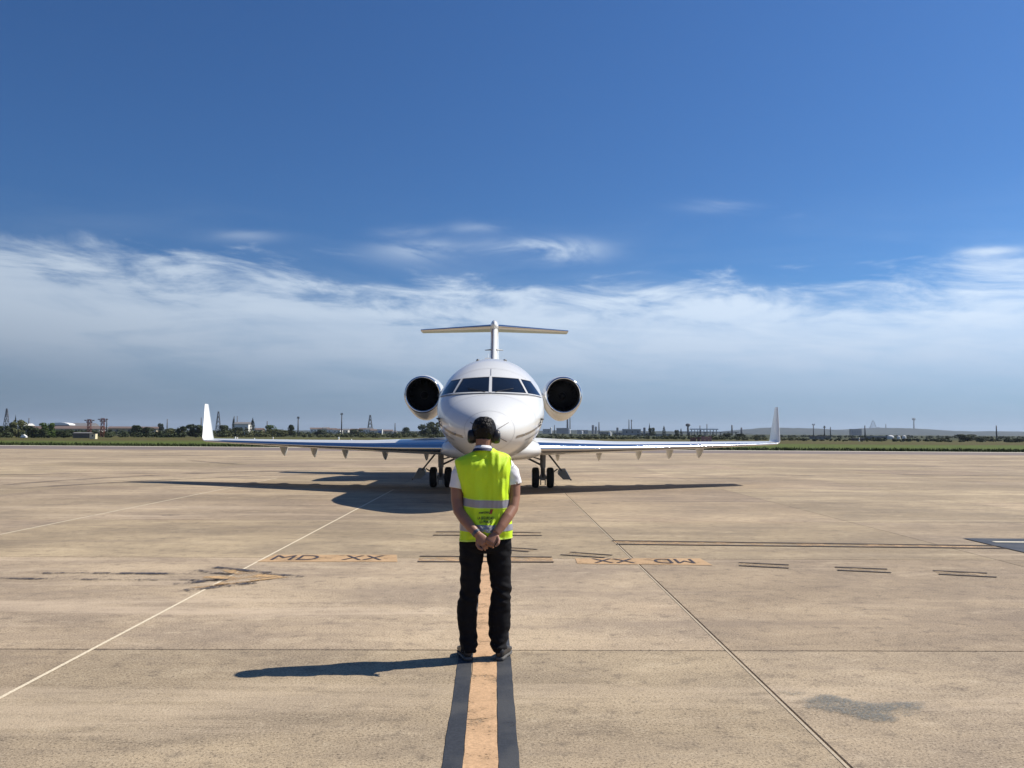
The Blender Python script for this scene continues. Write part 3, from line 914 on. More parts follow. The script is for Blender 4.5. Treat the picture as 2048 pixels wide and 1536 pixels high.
# engines
for s_ in (-1, 1):
    ex, ez, ey = s_ * 2.50, 3.035, 12.25
    NT_ = [(0.0, 0.60, 0.60), (0.03, 0.635, 0.64), (0.10, 0.66, 0.68), (0.28, 0.69, 0.745), (0.6, 0.715, 0.83), (1.1, 0.73, 0.90), (1.9, 0.72, 0.90), (2.7, 0.64, 0.75), (3.4, 0.50, 0.52), (3.7, 0.44, 0.44)]
    def nring(y, a, b, n=48):
        r_ = []
        for j in range(n):
            t = 2 * math.pi * j / n
            cx, cz = math.sin(t), math.cos(t)
            lob = a if cz > 0 else a + (b - a) * abs(cz) ** 1.2
            r_.append((ex + a * cx * (1 if cz > 0 else (1 - 0.10 * (b - a) / 0.2 * abs(cz))), ey + y - 0.0 * cz, ez + lob * cz))
        return r_
    out_r = [nring(y, *interp(NT_, y)) for y in [0.10 + 3.6 * (i / 30) for i in range(31)]]
    NAC = MB().loft(out_r, cap=False).build('engine_nacelle', M['white'], PLANE, smooth=True)
    # polished lip rolling into the duct
    lip = []
    for i in range(15):
        a = math.pi * (i / 14)
        yo = 0.10 - 0.10 * math.sin(a)
        ro = 0.5 * (0.662 + 0.560) + 0.5 * (0.662 - 0.560) * math.cos(a)
        lip.append(nring(yo, ro, ro + (0.02 if i == 0 else 0.02 * (1 - i / 14))))
    MB().loft(lip, cap=False).build('intake_lip', M['chrome'], NAC, smooth=True)
    MB().loft([nring(0.10, 0.560, 0.560), nring(0.35, 0.545, 0.545), nring(0.9, 0.56, 0.56), nring(1.0, 0.05, 0.05)], cap=False).build('intake_duct', M['dark'], NAC, smooth=True)
    fan = MB()
    for k in range(22):
        a = 2 * math.pi * k / 22
        ca, sa = math.cos(a), math.sin(a)
        q = []
        for rr, tw, wd in ((0.14, 0.2, 0.06), (0.35, 0.6, 0.08), (0.545, 0.95, 0.085)):
            for e in (-1, 1):
                tx, ty = e * wd * math.cos(tw), e * wd * math.sin(tw)
                q.append((ex + rr * ca - tx * sa, ey + 0.78 + ty, ez + rr * sa + tx * ca))
        fan.add(q, [(0, 1, 3, 2), (2, 3, 5, 4)])
    fan.build('fan_blades', M['blade'], NAC)
    MB().loft([[(ex + r_ * math.sin(2 * math.pi * j / 20), ey + y, ez + r_ * math.cos(2 * math.pi * j / 20)) for j in range(20)] for y, r_ in ((0.48, 0.01), (0.54, 0.06), (0.66, 0.12), (0.80, 0.16))]).build('spinner', M['blade'], NAC, smooth=True)
    MB().loft([nring(3.7, 0.44, 0.44), nring(3.5, 0.40, 0.40)], cap=True).build('exhaust_nozzle', M['steel'], NAC, smooth=True)
    # pylon
    pr = []
    for u in (0.0, 1.0):
        x = s_ * (1.15 + 0.85 * u)
        r_ = []
        for (uu, vv) in airfoil(0.09):
            r_.append((x, 12.85 + uu * 2.6, 3.02 + vv * 2.6))
        pr.append(r_)
    MB().loft(pr).build('engine_pylon', M['white'], PLANE, angle=R(50))

# landing gear
def wheel(mbt, mbh, cx, cy, r_, wd):
    prof = [(-wd / 2, r_ * 0.58), (-wd / 2, r_ * 0.80), (-wd * 0.42, r_ * 0.93), (-wd * 0.25, r_ * 0.99), (0, r_), (wd * 0.25, r_ * 0.99), (wd * 0.42, r_ * 0.93), (wd / 2, r_ * 0.80), (wd / 2, r_ * 0.58)]
    mbt.loft([[(cx + x, cy + rr * math.sin(2 * math.pi * j / 28), r_ + rr * math.cos(2 * math.pi * j / 28)) for j in range(28)] for x, rr in prof], cap=True)
    for e in (-1, 1):
        mbh[e].loft([[(cx + e * x, cy + rr * math.sin(2 * math.pi * j / 20), r_ + rr * math.cos(2 * math.pi * j / 20)) for j in range(20)] for x, rr in ((wd * 0.505, r_ * 0.56), (wd * 0.44, r_ * 0.50), (wd * 0.44, r_ * 0.28), (wd * 0.53, r_ * 0.22), (wd * 0.53, 0.01))])
for s_ in (-1, 1):
    gx, gy = s_ * 1.575, 8.40
    g = MB()
    g.tube([(gx, gy, 1.15), (gx, gy, 0.62)], [0.095, 0.085], 14)
    g.tube([(gx, gy, 0.66), (gx, gy, 0.28)], [0.065, 0.065], 14)
    g.box((gx, gy, 0.32), (0.17, 0.20, 0.17))
    g.tube([(gx - 0.25, gy, 0.315), (gx + 0.25, gy, 0.315)], 0.05, 10)
    g.box((gx - 0.07, gy - 0.08, 0.17), (0.03, 0.10, 0.16)).box((gx + 0.07, gy - 0.08, 0.17), (0.03, 0.10, 0.16))
    g.tube([(gx, gy - 0.13, 0.60), (gx, gy - 0.26, 0.46), (gx, gy - 0.12, 0.34)], 0.028, 8)
    GEAR = g.build('main_landing_gear', M['steel'], PLANE, angle=R(40))
    for e in (-1, 1):
        t_, h_ = MB(), {-1: MB(), 1: MB()}
        wheel(t_, h_, gx + e * 0.228, gy, 0.315, 0.215)
        t_.build('tyre', M['tyre'], GEAR, smooth=True)
        [q.build('wheel_hub', M['alu'], GEAR, smooth=True) for q in h_.values()]
    MB().tube([(gx - s_ * 0.05, gy, 0.70), (gx - s_ * 0.62, gy + 0.02, 0.98)], 0.032, 10).tube([(gx - s_ * 0.03, gy, 0.86), (gx - s_ * 0.5, gy, 1.0)], 0.022, 8).build('side_brace', M['steel'], GEAR, smooth=True)
    MB().tube([(gx + s_ * 0.16, gy - 0.05, 1.05), (gx + s_ * 0.50, gy - 0.06, 0.62), (gx + s_ * 0.88, gy - 0.07, 0.235)], [0.03, 0.026, 0.024], 10).tube([(gx + s_ * 0.34, gy, 0.50), (gx + s_ * 0.46, gy, 0.58)], 0.02, 8).build('door_strut', M['steel'], GEAR, smooth=True)
    # gear door: a canted plate hung on the strut
    d = MB()
    pl = [(0.50, 0.52), (0.70, 0.535), (0.86, 0.26), (0.62, 0.26), (0.46, 0.42)]
    fr = [(gx + s_ * a, gy - 0.10 - 0.05 * (0.6 - b), b) for a, b in pl]
    bk = [(gx + s_ * (a + 0.02), gy + 0.42, b + 0.05) for a, b in pl]
    d.add(fr + bk, [(0, 1, 2, 3, 4), (9, 8, 7, 6, 5)] + [(i, (i + 1) % 5, 5 + (i + 1) % 5, 5 + i) for i in range(5)])
    d.build('gear_door', M['door'], GEAR)
gx, gy = 0.0, 2.35
g = MB().tube([(0, gy + 0.25, 1.15), (0, gy + 0.08, 0.62)], [0.06, 0.06], 12).tube([(0, gy + 0.08, 0.64), (0, gy, 0.24)], 0.042, 12).tube([(-0.15, gy, 0.23), (0.15, gy, 0.23)], 0.03, 8).tube([(0, gy + 0.12, 0.7), (0, gy + 0.7, 1.1)], 0.03, 8)
NG = g.build('nose_landing_gear', M['steel'], PLANE, smooth=True)
for e in (-1, 1):
    t_, h_ = MB(), {-1: MB(), 1: MB()}
    wheel(t_, h_, e * 0.16, gy, 0.23, 0.14)
    t_.build('tyre', M['tyre'], NG, smooth=True)
    [q.build('wheel_hub', M['alu'], NG, smooth=True) for q in h_.values()]
    MB().box((e * 0.26, gy + 0.2, 0.86), (0.02, 0.8, 0.34)).build('gear_door', M['white'], NG)

# ------------------------------------------------------------------ person
MAN = empty('person', (-0.05, 6.68, 0.007), 0.0,
            label='person seen from behind in yellow vest and ear defenders, hands clasped behind back', cat='person')
HX = -0.013   # head axis

# body: head with a face, neck, torso core, arms and hands as one surface
b = MB()
rings = []
for (z, wd, yf, yb) in ((1.565, 0.018, 0.075, 0.055), (1.578, 0.042, 0.096, 0.02), (1.60, 0.056, 0.098, -0.03), (1.63, 0.065, 0.094, -0.062), (1.66, 0.070, 0.092, -0.078), (1.69, 0.073, 0.092, -0.088),
                        (1.72, 0.074, 0.092, -0.091), (1.75, 0.070, 0.083, -0.086), (1.775, 0.060, 0.064, -0.072), (1.79, 0.045, 0.042, -0.052), (1.798, 0.02, 0.015, -0.02)):
    yc, hd = (yf + yb) / 2 + 0.012, (yf - yb) / 2
    rings.append([(HX + wd * math.cos(2 * math.pi * j / 28), yc + hd * math.sin(2 * math.pi * j / 28), z) for j in range(28)])
b.loft(rings)
b.tube([(HX, 0.112, 1.685), (HX, 0.122, 1.660), (HX, 0.128, 1.645), (HX, 0.108, 1.632)], [0.008, 0.012, 0.015, 0.011], 10)       # nose
b.ball((HX, 0.106, 1.612), (0.024, 0.010, 0.006)).ball((HX, 0.105, 1.603), (0.021, 0.010, 0.006))                              # lips
for s_ in (-1, 1):
    b.ball((HX + s_ * 0.030, 0.099, 1.700), (0.022, 0.010, 0.006))                                                            # brow
    b.ball((HX + s_ * 0.076, 0.010, 1.672), (0.010, 0.022, 0.034))                                                            # ear
b.tube([(HX - 0.002, -0.012, 1.64), (HX - 0.004, -0.016, 1.59), (HX - 0.006, -0.004, 1.53), (-0.015, 0.0, 1.45)], [0.060, 0.059, 0.058, 0.085], 20)
b.tube([(-0.015, 0, 1.50), (-0.015, 0, 1.40), (-0.005, 0, 1.2), (0.006, 0, 0.92)], [(0.16, 0.08), (0.155, 0.10), (0.14, 0.09), (0.155, 0.10)], 24)
ARM = {-1: [(-0.158, 0.0, 1.425), (-0.196, -0.002, 1.365), (-0.213, -0.008, 1.28), (-0.212, -0.028, 1.18), (-0.196, -0.062, 1.105), (-0.150, -0.118, 1.045), (-0.095, -0.168, 0.985), (-0.050, -0.195, 0.942)],
       1: [(0.142, 0.0, 1.435), (0.196, -0.002, 1.385), (0.217, -0.008, 1.29), (0.219, -0.028, 1.20), (0.206, -0.062, 1.125), (0.166, -0.118, 1.065), (0.120, -0.168, 1.0), (0.082, -0.198, 0.952)]}
RAD = [0.060, 0.056, 0.050, 0.045, 0.044, 0.043, 0.036, 0.0285]
for s_ in (-1, 1):
    b.tube(ARM[s_], [(r_, r_) for r_ in RAD], 18)
    b.ball(ARM[s_][0], (0.062, 0.058, 0.058))
# left hand: back of the hand towards the camera, palm held by the right hand
def hand(mb, wr, kn, nrm, palm_w, fingers, thumb):
    wr, kn, nrm = Vector(wr), Vector(kn), Vector(nrm).normalized()
    ax = (kn - wr).normalized()
    sd_ = ax.cross(nrm).normalized()
    rr = []
    for u, wv, th in ((-0.25, 0.026, 0.021), (0.0, 0.029, 0.020), (0.35, palm_w * 0.46, 0.019), (0.75, palm_w * 0.5, 0.017), (1.0, palm_w * 0.48, 0.013)):
        c = wr.lerp(kn, u)
        rr.append([c + sd_ * (wv * math.cos(2 * math.pi * j / 16)) + nrm * (th * math.sin(2 * math.pi * j / 16)) for j in range(16)])
    mb.loft(rr)
    for off, ln, curl, r0 in fingers:
        p = kn + sd_ * off - ax * 0.012
        pts, d = [p], ax.copy()
        ang = 0.0
        for seg, kk in ((0.44, 0.55), (0.31, 1.0), (0.25, 0.8)):
            ang += curl * kk
            d = ax * math.cos(ang) - nrm * math.sin(ang)
            pts.append(pts[-1] + d * ln * seg)
        mb.tube(pts, [r0, r0 * 0.98, r0 * 0.9, r0 * 0.72], 9)
        mb.ball(pts[-1], (r0 * 0.72,) * 3, 8, 6)
    pts = [wr.lerp(kn, thumb[0][0]) + sd_ * thumb[0][1]] + [wr + ax * t_[0] + sd_ * t_[1] + nrm * t_[2] for t_ in thumb[1:]]
    mb.tube(pts, [0.014, 0.0125, 0.0115, 0.0085][:len(pts)], 9)
    mb.ball(pts[-1], (0.0085,) * 3, 8, 6)
hand(b, (-0.050, -0.195, 0.942), (0.004, -0.212, 0.884), (0.15, -1, 0.12), 0.082,
     [(-0.030, 0.070, 0.62, 0.0082), (-0.010, 0.080, 0.58, 0.0090), (0.011, 0.083, 0.55, 0.0092), (0.031, 0.076, 0.5, 0.0088)],
     [(0.35, 0.030), (0.050, 0.052, -0.006), (0.080, 0.058, -0.002), (0.102, 0.050, 0.006)])
hand(b, (0.082, -0.198, 0.952), (0.040, -0.236, 0.893), (-0.35, -1, 0.10), 0.080,
     [(-0.029, 0.076, 0.62, 0.0088), (-0.010, 0.084, 0.66, 0.0092), (0.010, 0.080, 0.70, 0.0090), (0.029, 0.068, 0.74, 0.0082)],
     [(0.25, -0.028), (0.036, -0.050, 0.010), (0.062, -0.060, 0.012), (0.086, -0.054, 0.010)])
body_me = remesh(b, 0.0036, 2, 0.5)
body_me.materials.append(M['skin'])
BODY = link('body', body_me, MAN)
# eyes
for s_ in (-1, 1):
    MB().ball((HX + s_ * 0.030, 0.096, 1.686), (0.012, 0.010, 0.008)).build('eye', M['shirt'], MAN, smooth=True)

# hair: thick on top, cropped at the nape
h = MB()
rings = []
for (z, wd, yf, yb) in ((1.640, 0.050, -0.030, -0.066), (1.655, 0.062, -0.006, -0.080), (1.675, 0.072, 0.010, -0.091), (1.70, 0.079, 0.045, -0.099), (1.73, 0.084, 0.098, -0.103), (1.757, 0.083, 0.104, -0.099), (1.782, 0.074, 0.090, -0.084), (1.80, 0.056, 0.066, -0.060), (1.811, 0.030, 0.034, -0.028)):
    yc, hd = (yf + yb) / 2 + 0.006, (yf - yb) / 2
    rings.append([(HX + wd * math.cos(2 * math.pi * j / 40), yc + hd * math.sin(2 * math.pi * j / 40), z) for j in range(40)])
h.loft(rings)
hm = remesh(h, 0.0034, 3)
displace(hm, lambda p: 0.0035 * noise.noise(p * 55) + 0.006 * max(0, (p.z - 1.70) / 0.1) * noise.noise(Vector((p.x * 90, p.y * 90, p.z * 30))) - 0.001)
hm.materials.append(M['hair'])
link('hair', hm, MAN)

# ear defenders
ED = empty('ear_defenders'); ED.parent = MAN
for s_ in (-1, 1):
    cx = HX + s_ * 0.0985
    rg = []
    for x, k in ((-0.030, 0.86), (-0.022, 0.97), (-0.004, 1.0), (0.012, 0.95), (0.022, 0.80), (0.0265, 0.50), (0.028, 0.05)):
        rg.append([(cx + s_ * x, 0.004 + 0.040 * k * math.cos(2 * math.pi * j / 28), 1.660 + 0.0535 * k * math.sin(2 * math.pi * j / 28)) for j in range(28)])
    CUP = MB().loft(rg).build('ear_cup', M['cup'], ED, smooth=True)
    MB().loft([[(cx - s_ * x, 0.004 + 0.036 * k * math.cos(2 * math.pi * j / 24), 1.660 + 0.048 * k * math.sin(2 * math.pi * j / 24)) for j in range(24)] for x, k in ((0.027, 0.95), (0.034, 1.0), (0.043, 0.9))]).build('ear_cushion', M['pad'], CUP, smooth=True)
    MB().ball((cx + s_ * 0.012, -0.022, 1.642), (0.014, 0.010, 0.022)).build('tuning_shell', M['cupg'], CUP, smooth=True)
hb = []
for i in range(25):
    a = math.pi * i / 24
    hb.append((HX + 0.086 * math.copysign(abs(math.cos(a)) ** 0.8, math.cos(a)), 0.040 + 0.02 * math.sin(a), 1.690 + 0.116 * math.sin(a) ** 0.75))
MB().tube(hb, [(0.009, 0.005)] * 25, 8).build('headband', M['cup'], ED, smooth=True)

# vest: shell with drape folds, gathered where the hands pull it
VT = [(0.885, -0.191, 0.207, 0.142), (0.98, -0.191, 0.206, 0.140), (1.05, -0.184, 0.198, 0.132), (1.14, -0.171, 0.189, 0.122), (1.21, -0.165, 0.184, 0.122), (1.30, -0.188, 0.190, 0.128),
      (1.38, -0.211, 0.195, 0.132), (1.445, -0.228, 0.197, 0.126), (1.487, -0.232, 0.197, 0.108), (1.508, -0.205, 0.186, 0.097), (1.530, -0.150, 0.150, 0.088), (1.552, -0.100, 0.085, 0.082), (1.572, -0.072, 0.058, 0.074)]
PIN = (0.012, 0.955)
def vest_pt(th, z, off=0.0):
    xl, xr, dp = interp(VT, z)
    xc, hw = (xl + xr) / 2, (xr - xl) / 2
    c, s = math.cos(th), math.sin(th)
    e = 0.72 if z < 1.5 else 0.72 + (z - 1.5) / 0.07 * 0.28
    x = xc + (hw + off) * math.copysign(abs(c) ** e, c)
    y = (dp + off) * math.copysign(abs(s) ** e, s) - 0.008
    zz = z
    if z < 1.0:
        zz += 0.075 * x * (1.0 - z) / 0.115
    if 1.40 < z:
        zz += 0.045 * x * min(1, (z - 1.40) / 0.1)
    if s < 0:
        back = min(1.0, -s * 1.6)
        y += 0.014 * back * math.exp(-(x / 0.035) ** 2) * (1 if 1.0 < z < 1.5 else 0.4)       # spine hollow
        k = 0.0
        k += 0.010 * noise.noise(Vector((x * 17 + 3, z * 3.1, 1.7)))
        k += 0.009 * noise.noise(Vector((x * 34, z * 6 + 2, 7.1)))
        k += 0.011 * noise.noise(Vector((x * 7 + z * 5, z * 7, 3.3)))
        k += 0.020 * math.exp(-((x - 0.002 - 0.03 * (z - 1.42)) / 0.011) ** 2) * max(0, 1 - abs((z - 1.395) / 0.085) ** 2)
        k += 0.014 * math.exp(-((x + 0.035 - 0.55 * (z - 1.46)) / 0.016) ** 2) * max(0, 1 - abs((z - 1.455) / 0.05) ** 2)
        k += 0.022 * math.exp(-((x - 0.128 - 0.10 * (z - 1.25)) / 0.020) ** 2) * max(0, 1 - abs((z - 1.265) / 0.085) ** 2)
        k += 0.014 * math.exp(-((x - 0.135 - 0.55 * (z - 1.42)) / 0.018) ** 2) * max(0, 1 - abs((z - 1.43) / 0.06) ** 2)
        r_ = math.hypot(x - PIN[0], zz - PIN[1])
        an = math.atan2(x - PIN[0], zz - PIN[1])
        k += 0.0105 * math.sin(an * 13) * math.exp(-(r_ / 0.10) ** 1.5) * min(1, r_ / 0.03)
        k += 0.052 * math.exp(-(r_ / 0.065) ** 2)
        y -= k * back
    else:
        y += 0.006 * noise.noise(Vector((x * 14, z * 4, 9)))
    x += 0.005 * noise.noise(Vector((s * 2.5, z * 13, 5.0))) * abs(c)
    return (x, y, zz)
NTH = 220
zs = [0.890 + (1.572 - 0.890) * i / 130 for i in range(131)]
vr = [[vest_pt(2 * math.pi * j / NTH, z) for j in range(NTH)] for z in zs]
inner = [[(p[0] * 0.975, p[1] * 0.96, p[2] + 0.004) for p in vr[0]]]
VEST = MB().loft(inner + vr, cap=False).build('vest', M['vest'], MAN, smooth=True)
def vest_band(name, m, zf, n, off, t0=0.0, t1=2 * math.pi, steps=220, parent=VEST):
    rg = []
    for i in range(n + 1):
        rg.append([vest_pt(t0 + (t1 - t0) * j / steps, zf(i / n, t0 + (t1 - t0) * j / steps), off) for j in range(steps + 1)])
    MB().loft(rg, cap=False, closed=False).build(name, m, parent, smooth=True)
wob = lambda t: 0.005 * math.cos(t * 2) - 0.006 * math.cos(t)
vest_band('reflective_band', M['reflect'], lambda u, t: 1.136 + wob(t) + 0.056 * u, 8, 0.0022)
vest_band('reflective_band', M['reflect'], lambda u, t: 0.958 + wob(t) * 0.5 + 0.052 * u, 8, 0.0022)
vest_band('band_edging', M['vestedge'], lambda u, t: 1.1925 + wob(t) + 0.006 * u, 1, 0.0028)
vest_band('band_edging', M['vestedge'], lambda u, t: 1.1295 + wob(t) + 0.006 * u, 1, 0.0028)
vest_band('hem_binding', M['vestedge'], lambda u, t: 0.8905 + 0.009 * u, 1, 0.0028)
# armhole bindings
for s_, pth in ((-1, [(1.500, 3.50), (1.45, 3.44), (1.38, 3.44), (1.31, 3.46), (1.24, 3.46)]), (1, [(1.500, -0.34), (1.44, -0.26), (1.37, -0.24), (1.30, -0.26), (1.24, -0.30)])):
    pts = []
    for i in range(21):
        u = i / 20 * (len(pth) - 1)
        a = min(int(u), len(pth) - 2); f = u - a
        z = pth[a][0] * (1 - f) + pth[a + 1][0] * f
        th = pth[a][1] * (1 - f) + pth[a + 1][1] * f
        pts.append(vest_pt(th, z, 0.002))
    MB().tube(pts, 0.0035, 6).build('armhole_binding', M['vestedge'], VEST, smooth=True)
# print on the back, laid onto the cloth
bv = BVHTree.FromPolygons([v.co for v in VEST.data.vertices], [p.vertices[:] for p in VEST.data.polygons])
def on_vest(me, name, c, rot=0.0, shear=0.0):
    bm = bmesh.new(); bm.from_mesh(me)
    bmesh.ops.subdivide_edges(bm, edges=[e for e in bm.edges if e.calc_length() > 0.006], cuts=2, use_grid_fill=False)
    bm.to_mesh(me); bm.free()
    for v in me.vertices:
        x0, z0 = v.co.x + shear * v.co.y, v.co.y
        x, z = c[0] + x0 * math.cos(rot) - z0 * math.sin(rot), c[1] + x0 * math.sin(rot) + z0 * math.cos(rot)
        hit = bv.ray_cast(Vector((x, -1, z)), Vector((0, 1, 0)))
        y = hit[0].y if hit[0] else -0.13
        v.co = (x, y - 0.0032, z)
    link(name, me, VEST)
on_vest(text_mesh('menzies', 0.074, 0.019, M['ink'], 'printed_word'), 'printed_word', (-0.008, 1.099), 0.06, 0.1)
q = bpy.data.meshes.new('printed_emblem')
q.from_pydata([(-0.011, -0.017, 0), (0.006, -0.017, 0), (0.011, 0.017, 0), (-0.004, 0.017, 0)], [], [(0, 1, 2, 3)])
q.materials.append(M['redink'])
on_vest(q, 'printed_emblem', (0.047, 1.105), 0.0, 0.12)
q = bpy.data.meshes.new('printed_emblem_edge')
q.from_pydata([(-0.016, -0.018, 0), (-0.012, -0.018, 0), (0.000, 0.018, 0), (-0.005, 0.018, 0)], [], [(0, 1, 2, 3)])
q.materials.append(M['ink'])
on_vest(q, 'printed_emblem_edge', (0.046, 1.105), 0.0, 0.05)
on_vest(text_mesh('LA SEGURIDAD', 0.120, 0.021, M['ink'], 'printed_word'), 'printed_word', (0.007, 1.058), 0.0)
on_vest(text_mesh('LO PRIMERO', 0.096, 0.020, M['ink'], 'printed_word'), 'printed_word', (0.010, 1.031), 0.0)

# shirt sleeves and collar
for s_ in (-1, 1):
    A = [Vector(p) for p in ARM[s_]]
    zl = 1.268 if s_ < 0 else 1.298
    end = A[2] + (A[3] - A[2]) * ((A[2].z - zl) / (A[2].z - A[3].z)) if A[2].z > zl else A[1] + (A[2] - A[1]) * ((A[1].z - zl) / (A[1].z - A[2].z))
    path = [A[0] + Vector((-s_ * 0.045, 0, 0.012)), A[0] + Vector((s_ * 0.012, 0, 0.004)), A[0].lerp(A[1], 0.55), A[1], A[1].lerp(end, 0.35), A[1].lerp(end, 0.7), end]
    rad = [0.058, 0.064, 0.066, 0.064, 0.062, 0.060, 0.0595]
    fine, fr = [], []
    for i in range(len(path) - 1):
        for k in range(5):
            f = k / 5
            fine.append(path[i].lerp(path[i + 1], f)); fr.append(rad[i] * (1 - f) + rad[i + 1] * f)
    fine.append(path[-1]); fr.append(rad[-1])
    mb = MB().tube(fine, fr, 48, cap=False)
    mb.v = [tuple(Vector(p) + Vector((noise.noise(Vector(p) * 21), noise.noise(Vector(p) * 21 + Vector((9, 0, 0))), 0)) * 0.008) for p in mb.v]
    ring = mb.v[-48:]
    c = sum((Vector(p) for p in ring), Vector()) / 48
    base = len(mb.v)
    mb.v += [tuple(c + (Vector(p) - c) * 0.90 + Vector((0, 0, 0.03))) for p in ring]
    mb.f += [(base - 48 + j, base - 48 + (j + 1) % 48, base + (j + 1) % 48, base + j) for j in range(48)]
    mb.build('shirt_sleeve', M['shirt'], MAN, smooth=True)
def collar(name, m, rows):
    rg = []
    for z, rx, ry in rows:
        rg.append([(HX - 0.004 + rx * math.cos(2 * math.pi * j / 40), -0.012 + ry * math.sin(2 * math.pi * j / 40), z + 0.012 * math.sin(2 * math.pi * j / 40) * -1) for j in range(40)])
    MB().loft(rg, cap=False).build(name, m, MAN, smooth=True)
collar('shirt_collar', M['shirt'], [(1.552, 0.078, 0.086), (1.572, 0.071, 0.076), (1.585, 0.066, 0.070), (1.582, 0.062, 0.066)])
collar('lanyard', M['collar'], [(1.545, 0.086, 0.093), (1.556, 0.080, 0.088), (1.566, 0.0755, 0.082), (1.564, 0.07, 0.076)])

# trousers
LG = {-1: [(0.86, -0.186, 0.02, 0.10), (0.80, -0.194, -0.002, 0.10), (0.665, -0.184, -0.023, 0.088), (0.56, -0.184, -0.034, 0.080), (0.475, -0.190, -0.042, 0.077), (0.38, -0.206, -0.055, 0.080), (0.29, -0.205, -0.058, 0.078), (0.215, -0.196, -0.058, 0.076), (0.14, -0.182, -0.052, 0.080), (0.085, -0.180, -0.055, 0.085), (0.05, -0.176, -0.062, 0.088)],
      1: [(0.86, -0.02, 0.198, 0.10), (0.80, 0.008, 0.202, 0.10), (0.665, 0.027, 0.200, 0.088), (0.56, 0.044, 0.200, 0.080), (0.475, 0.050, 0.198, 0.077), (0.38, 0.034, 0.200, 0.080), (0.29, 0.030, 0.197, 0.078), (0.215, 0.032, 0.190, 0.076), (0.14, 0.042, 0.178, 0.080), (0.085, 0.050, 0.170, 0.085), (0.055, 0.056, 0.166, 0.088)]}
t = MB()
for s_ in (-1, 1):
    rg = []
    tb = sorted(LG[s_])
    for i in range(40):
        z = tb[0][0] + (0.86 - tb[0][0]) * i / 39
        xl, xr, dp = interp(tb, z)
        rg.append([((xl + xr) / 2 + (xr - xl) / 2 * math.cos(2 * math.pi * j / 32), -0.005 + 0.01 * math.sin(z * 8) + dp * math.sin(2 * math.pi * j / 32), z) for j in range(32)])
    t.loft(rg)
rg = []
for z, xl, xr, dp in ((0.79, -0.15, 0.16, 0.09), (0.81, -0.190, 0.202, 0.105), (0.86, -0.190, 0.202, 0.116), (0.93, -0.174, 0.190, 0.108), (0.99, -0.160, 0.176, 0.098)):
    rg.append([((xl + xr) / 2 + (xr - xl) / 2 * math.copysign(abs(math.cos(2 * math.pi * j / 40)) ** 0.85, math.cos(2 * math.pi * j / 40)), -0.012 + dp * math.copysign(abs(math.sin(2 * math.pi * j / 40)) ** 0.85, math.sin(2 * math.pi * j / 40)), z) for j in range(40)])
t.loft(rg)
tm = remesh(t, 0.0055, 2)
def crease(p):
    k = 0.006 * noise.noise(Vector((p.x * 9, p.y * 9, p.z * 17))) + 0.0045 * noise.noise(Vector((p.x * 16 + p.z * 14, p.y * 16, p.z * 26)))
    k += max(0, 1 - p.z / 0.30) * (0.006 * math.sin(p.z * 80 + p.x * 18 + 5 * noise.noise(p * 9)) + 0.006 * noise.noise(p * 22))
    return k + 0.006 * math.exp(-((p.z - 0.50) / 0.08) ** 2) * math.sin(p.z * 70 + p.x * 35 + 4 * noise.noise(p * 8))
displace(tm, crease)
tm.materials.append(M['trouser'])
link('trousers', tm, MAN)

# shoes
for s_, heel, toe in ((-1, (-0.118, -0.070), (-0.178, 0.185)), (1, (0.114, -0.075), (0.182, 0.178))):
    H_, T_ = Vector(heel), Vector(toe)
    ax = (T_ - H_).normalized(); sd_ = Vector((ax.y, -ax.x))
    L = (T_ - H_).length
    def section(u, wd, z0, z1, n=20, e=0.75):
        c = H_ + ax * (u * L)
        r_ = []
        for j in range(n):
            a = 2 * math.pi * j / n
            x = 0.88 * wd * math.copysign(abs(math.cos(a)) ** e, math.cos(a))
            z = (z0 + z1) / 2 + (z1 - z0) / 2 * math.copysign(abs(math.sin(a)) ** e, math.sin(a))
            r_.append((c.x + sd_.x * x, c.y + sd_.y * x, z))
        return r_
    up = MB().loft([section(-0.03, 0.018, 0.03, 0.07), section(0.0, 0.034, 0.022, 0.088), section(0.12, 0.040, 0.02, 0.100), section(0.35, 0.042, 0.02, 0.105), section(0.55, 0.046, 0.02, 0.088), section(0.75, 0.050, 0.02, 0.068), section(0.92, 0.044, 0.02, 0.056), section(1.0, 0.028, 0.022, 0.046), section(1.03, 0.010, 0.026, 0.038)])
    SH = up.build('shoe', M['shoe'], MAN, smooth=True)
    so = MB().loft([section(-0.04, 0.020, 0.0, 0.024, e=0.5), section(0.0, 0.038, 0.0, 0.026, e=0.5), section(0.2, 0.041, 0.0, 0.026, e=0.5), section(0.45, 0.040, 0.0, 0.024, e=0.5), section(0.75, 0.053, 0.0, 0.022, e=0.5), section(0.95, 0.044, 0.001, 0.022, e=0.5), section(1.05, 0.016, 0.003, 0.022, e=0.5)])
    so.build('shoe_sole', M['sole'], SH, smooth=True)
# watch on the left wrist
A = [Vector(p) for p in ARM[-1]]
wc = A[6].lerp(A[7], 0.72); wd_ = (A[7] - A[6]).normalized()
MB().tube([wc - wd_ * 0.011, wc + wd_ * 0.011], 0.0345, 20).build('wristwatch', M['watch'], MAN, angle=R(40))

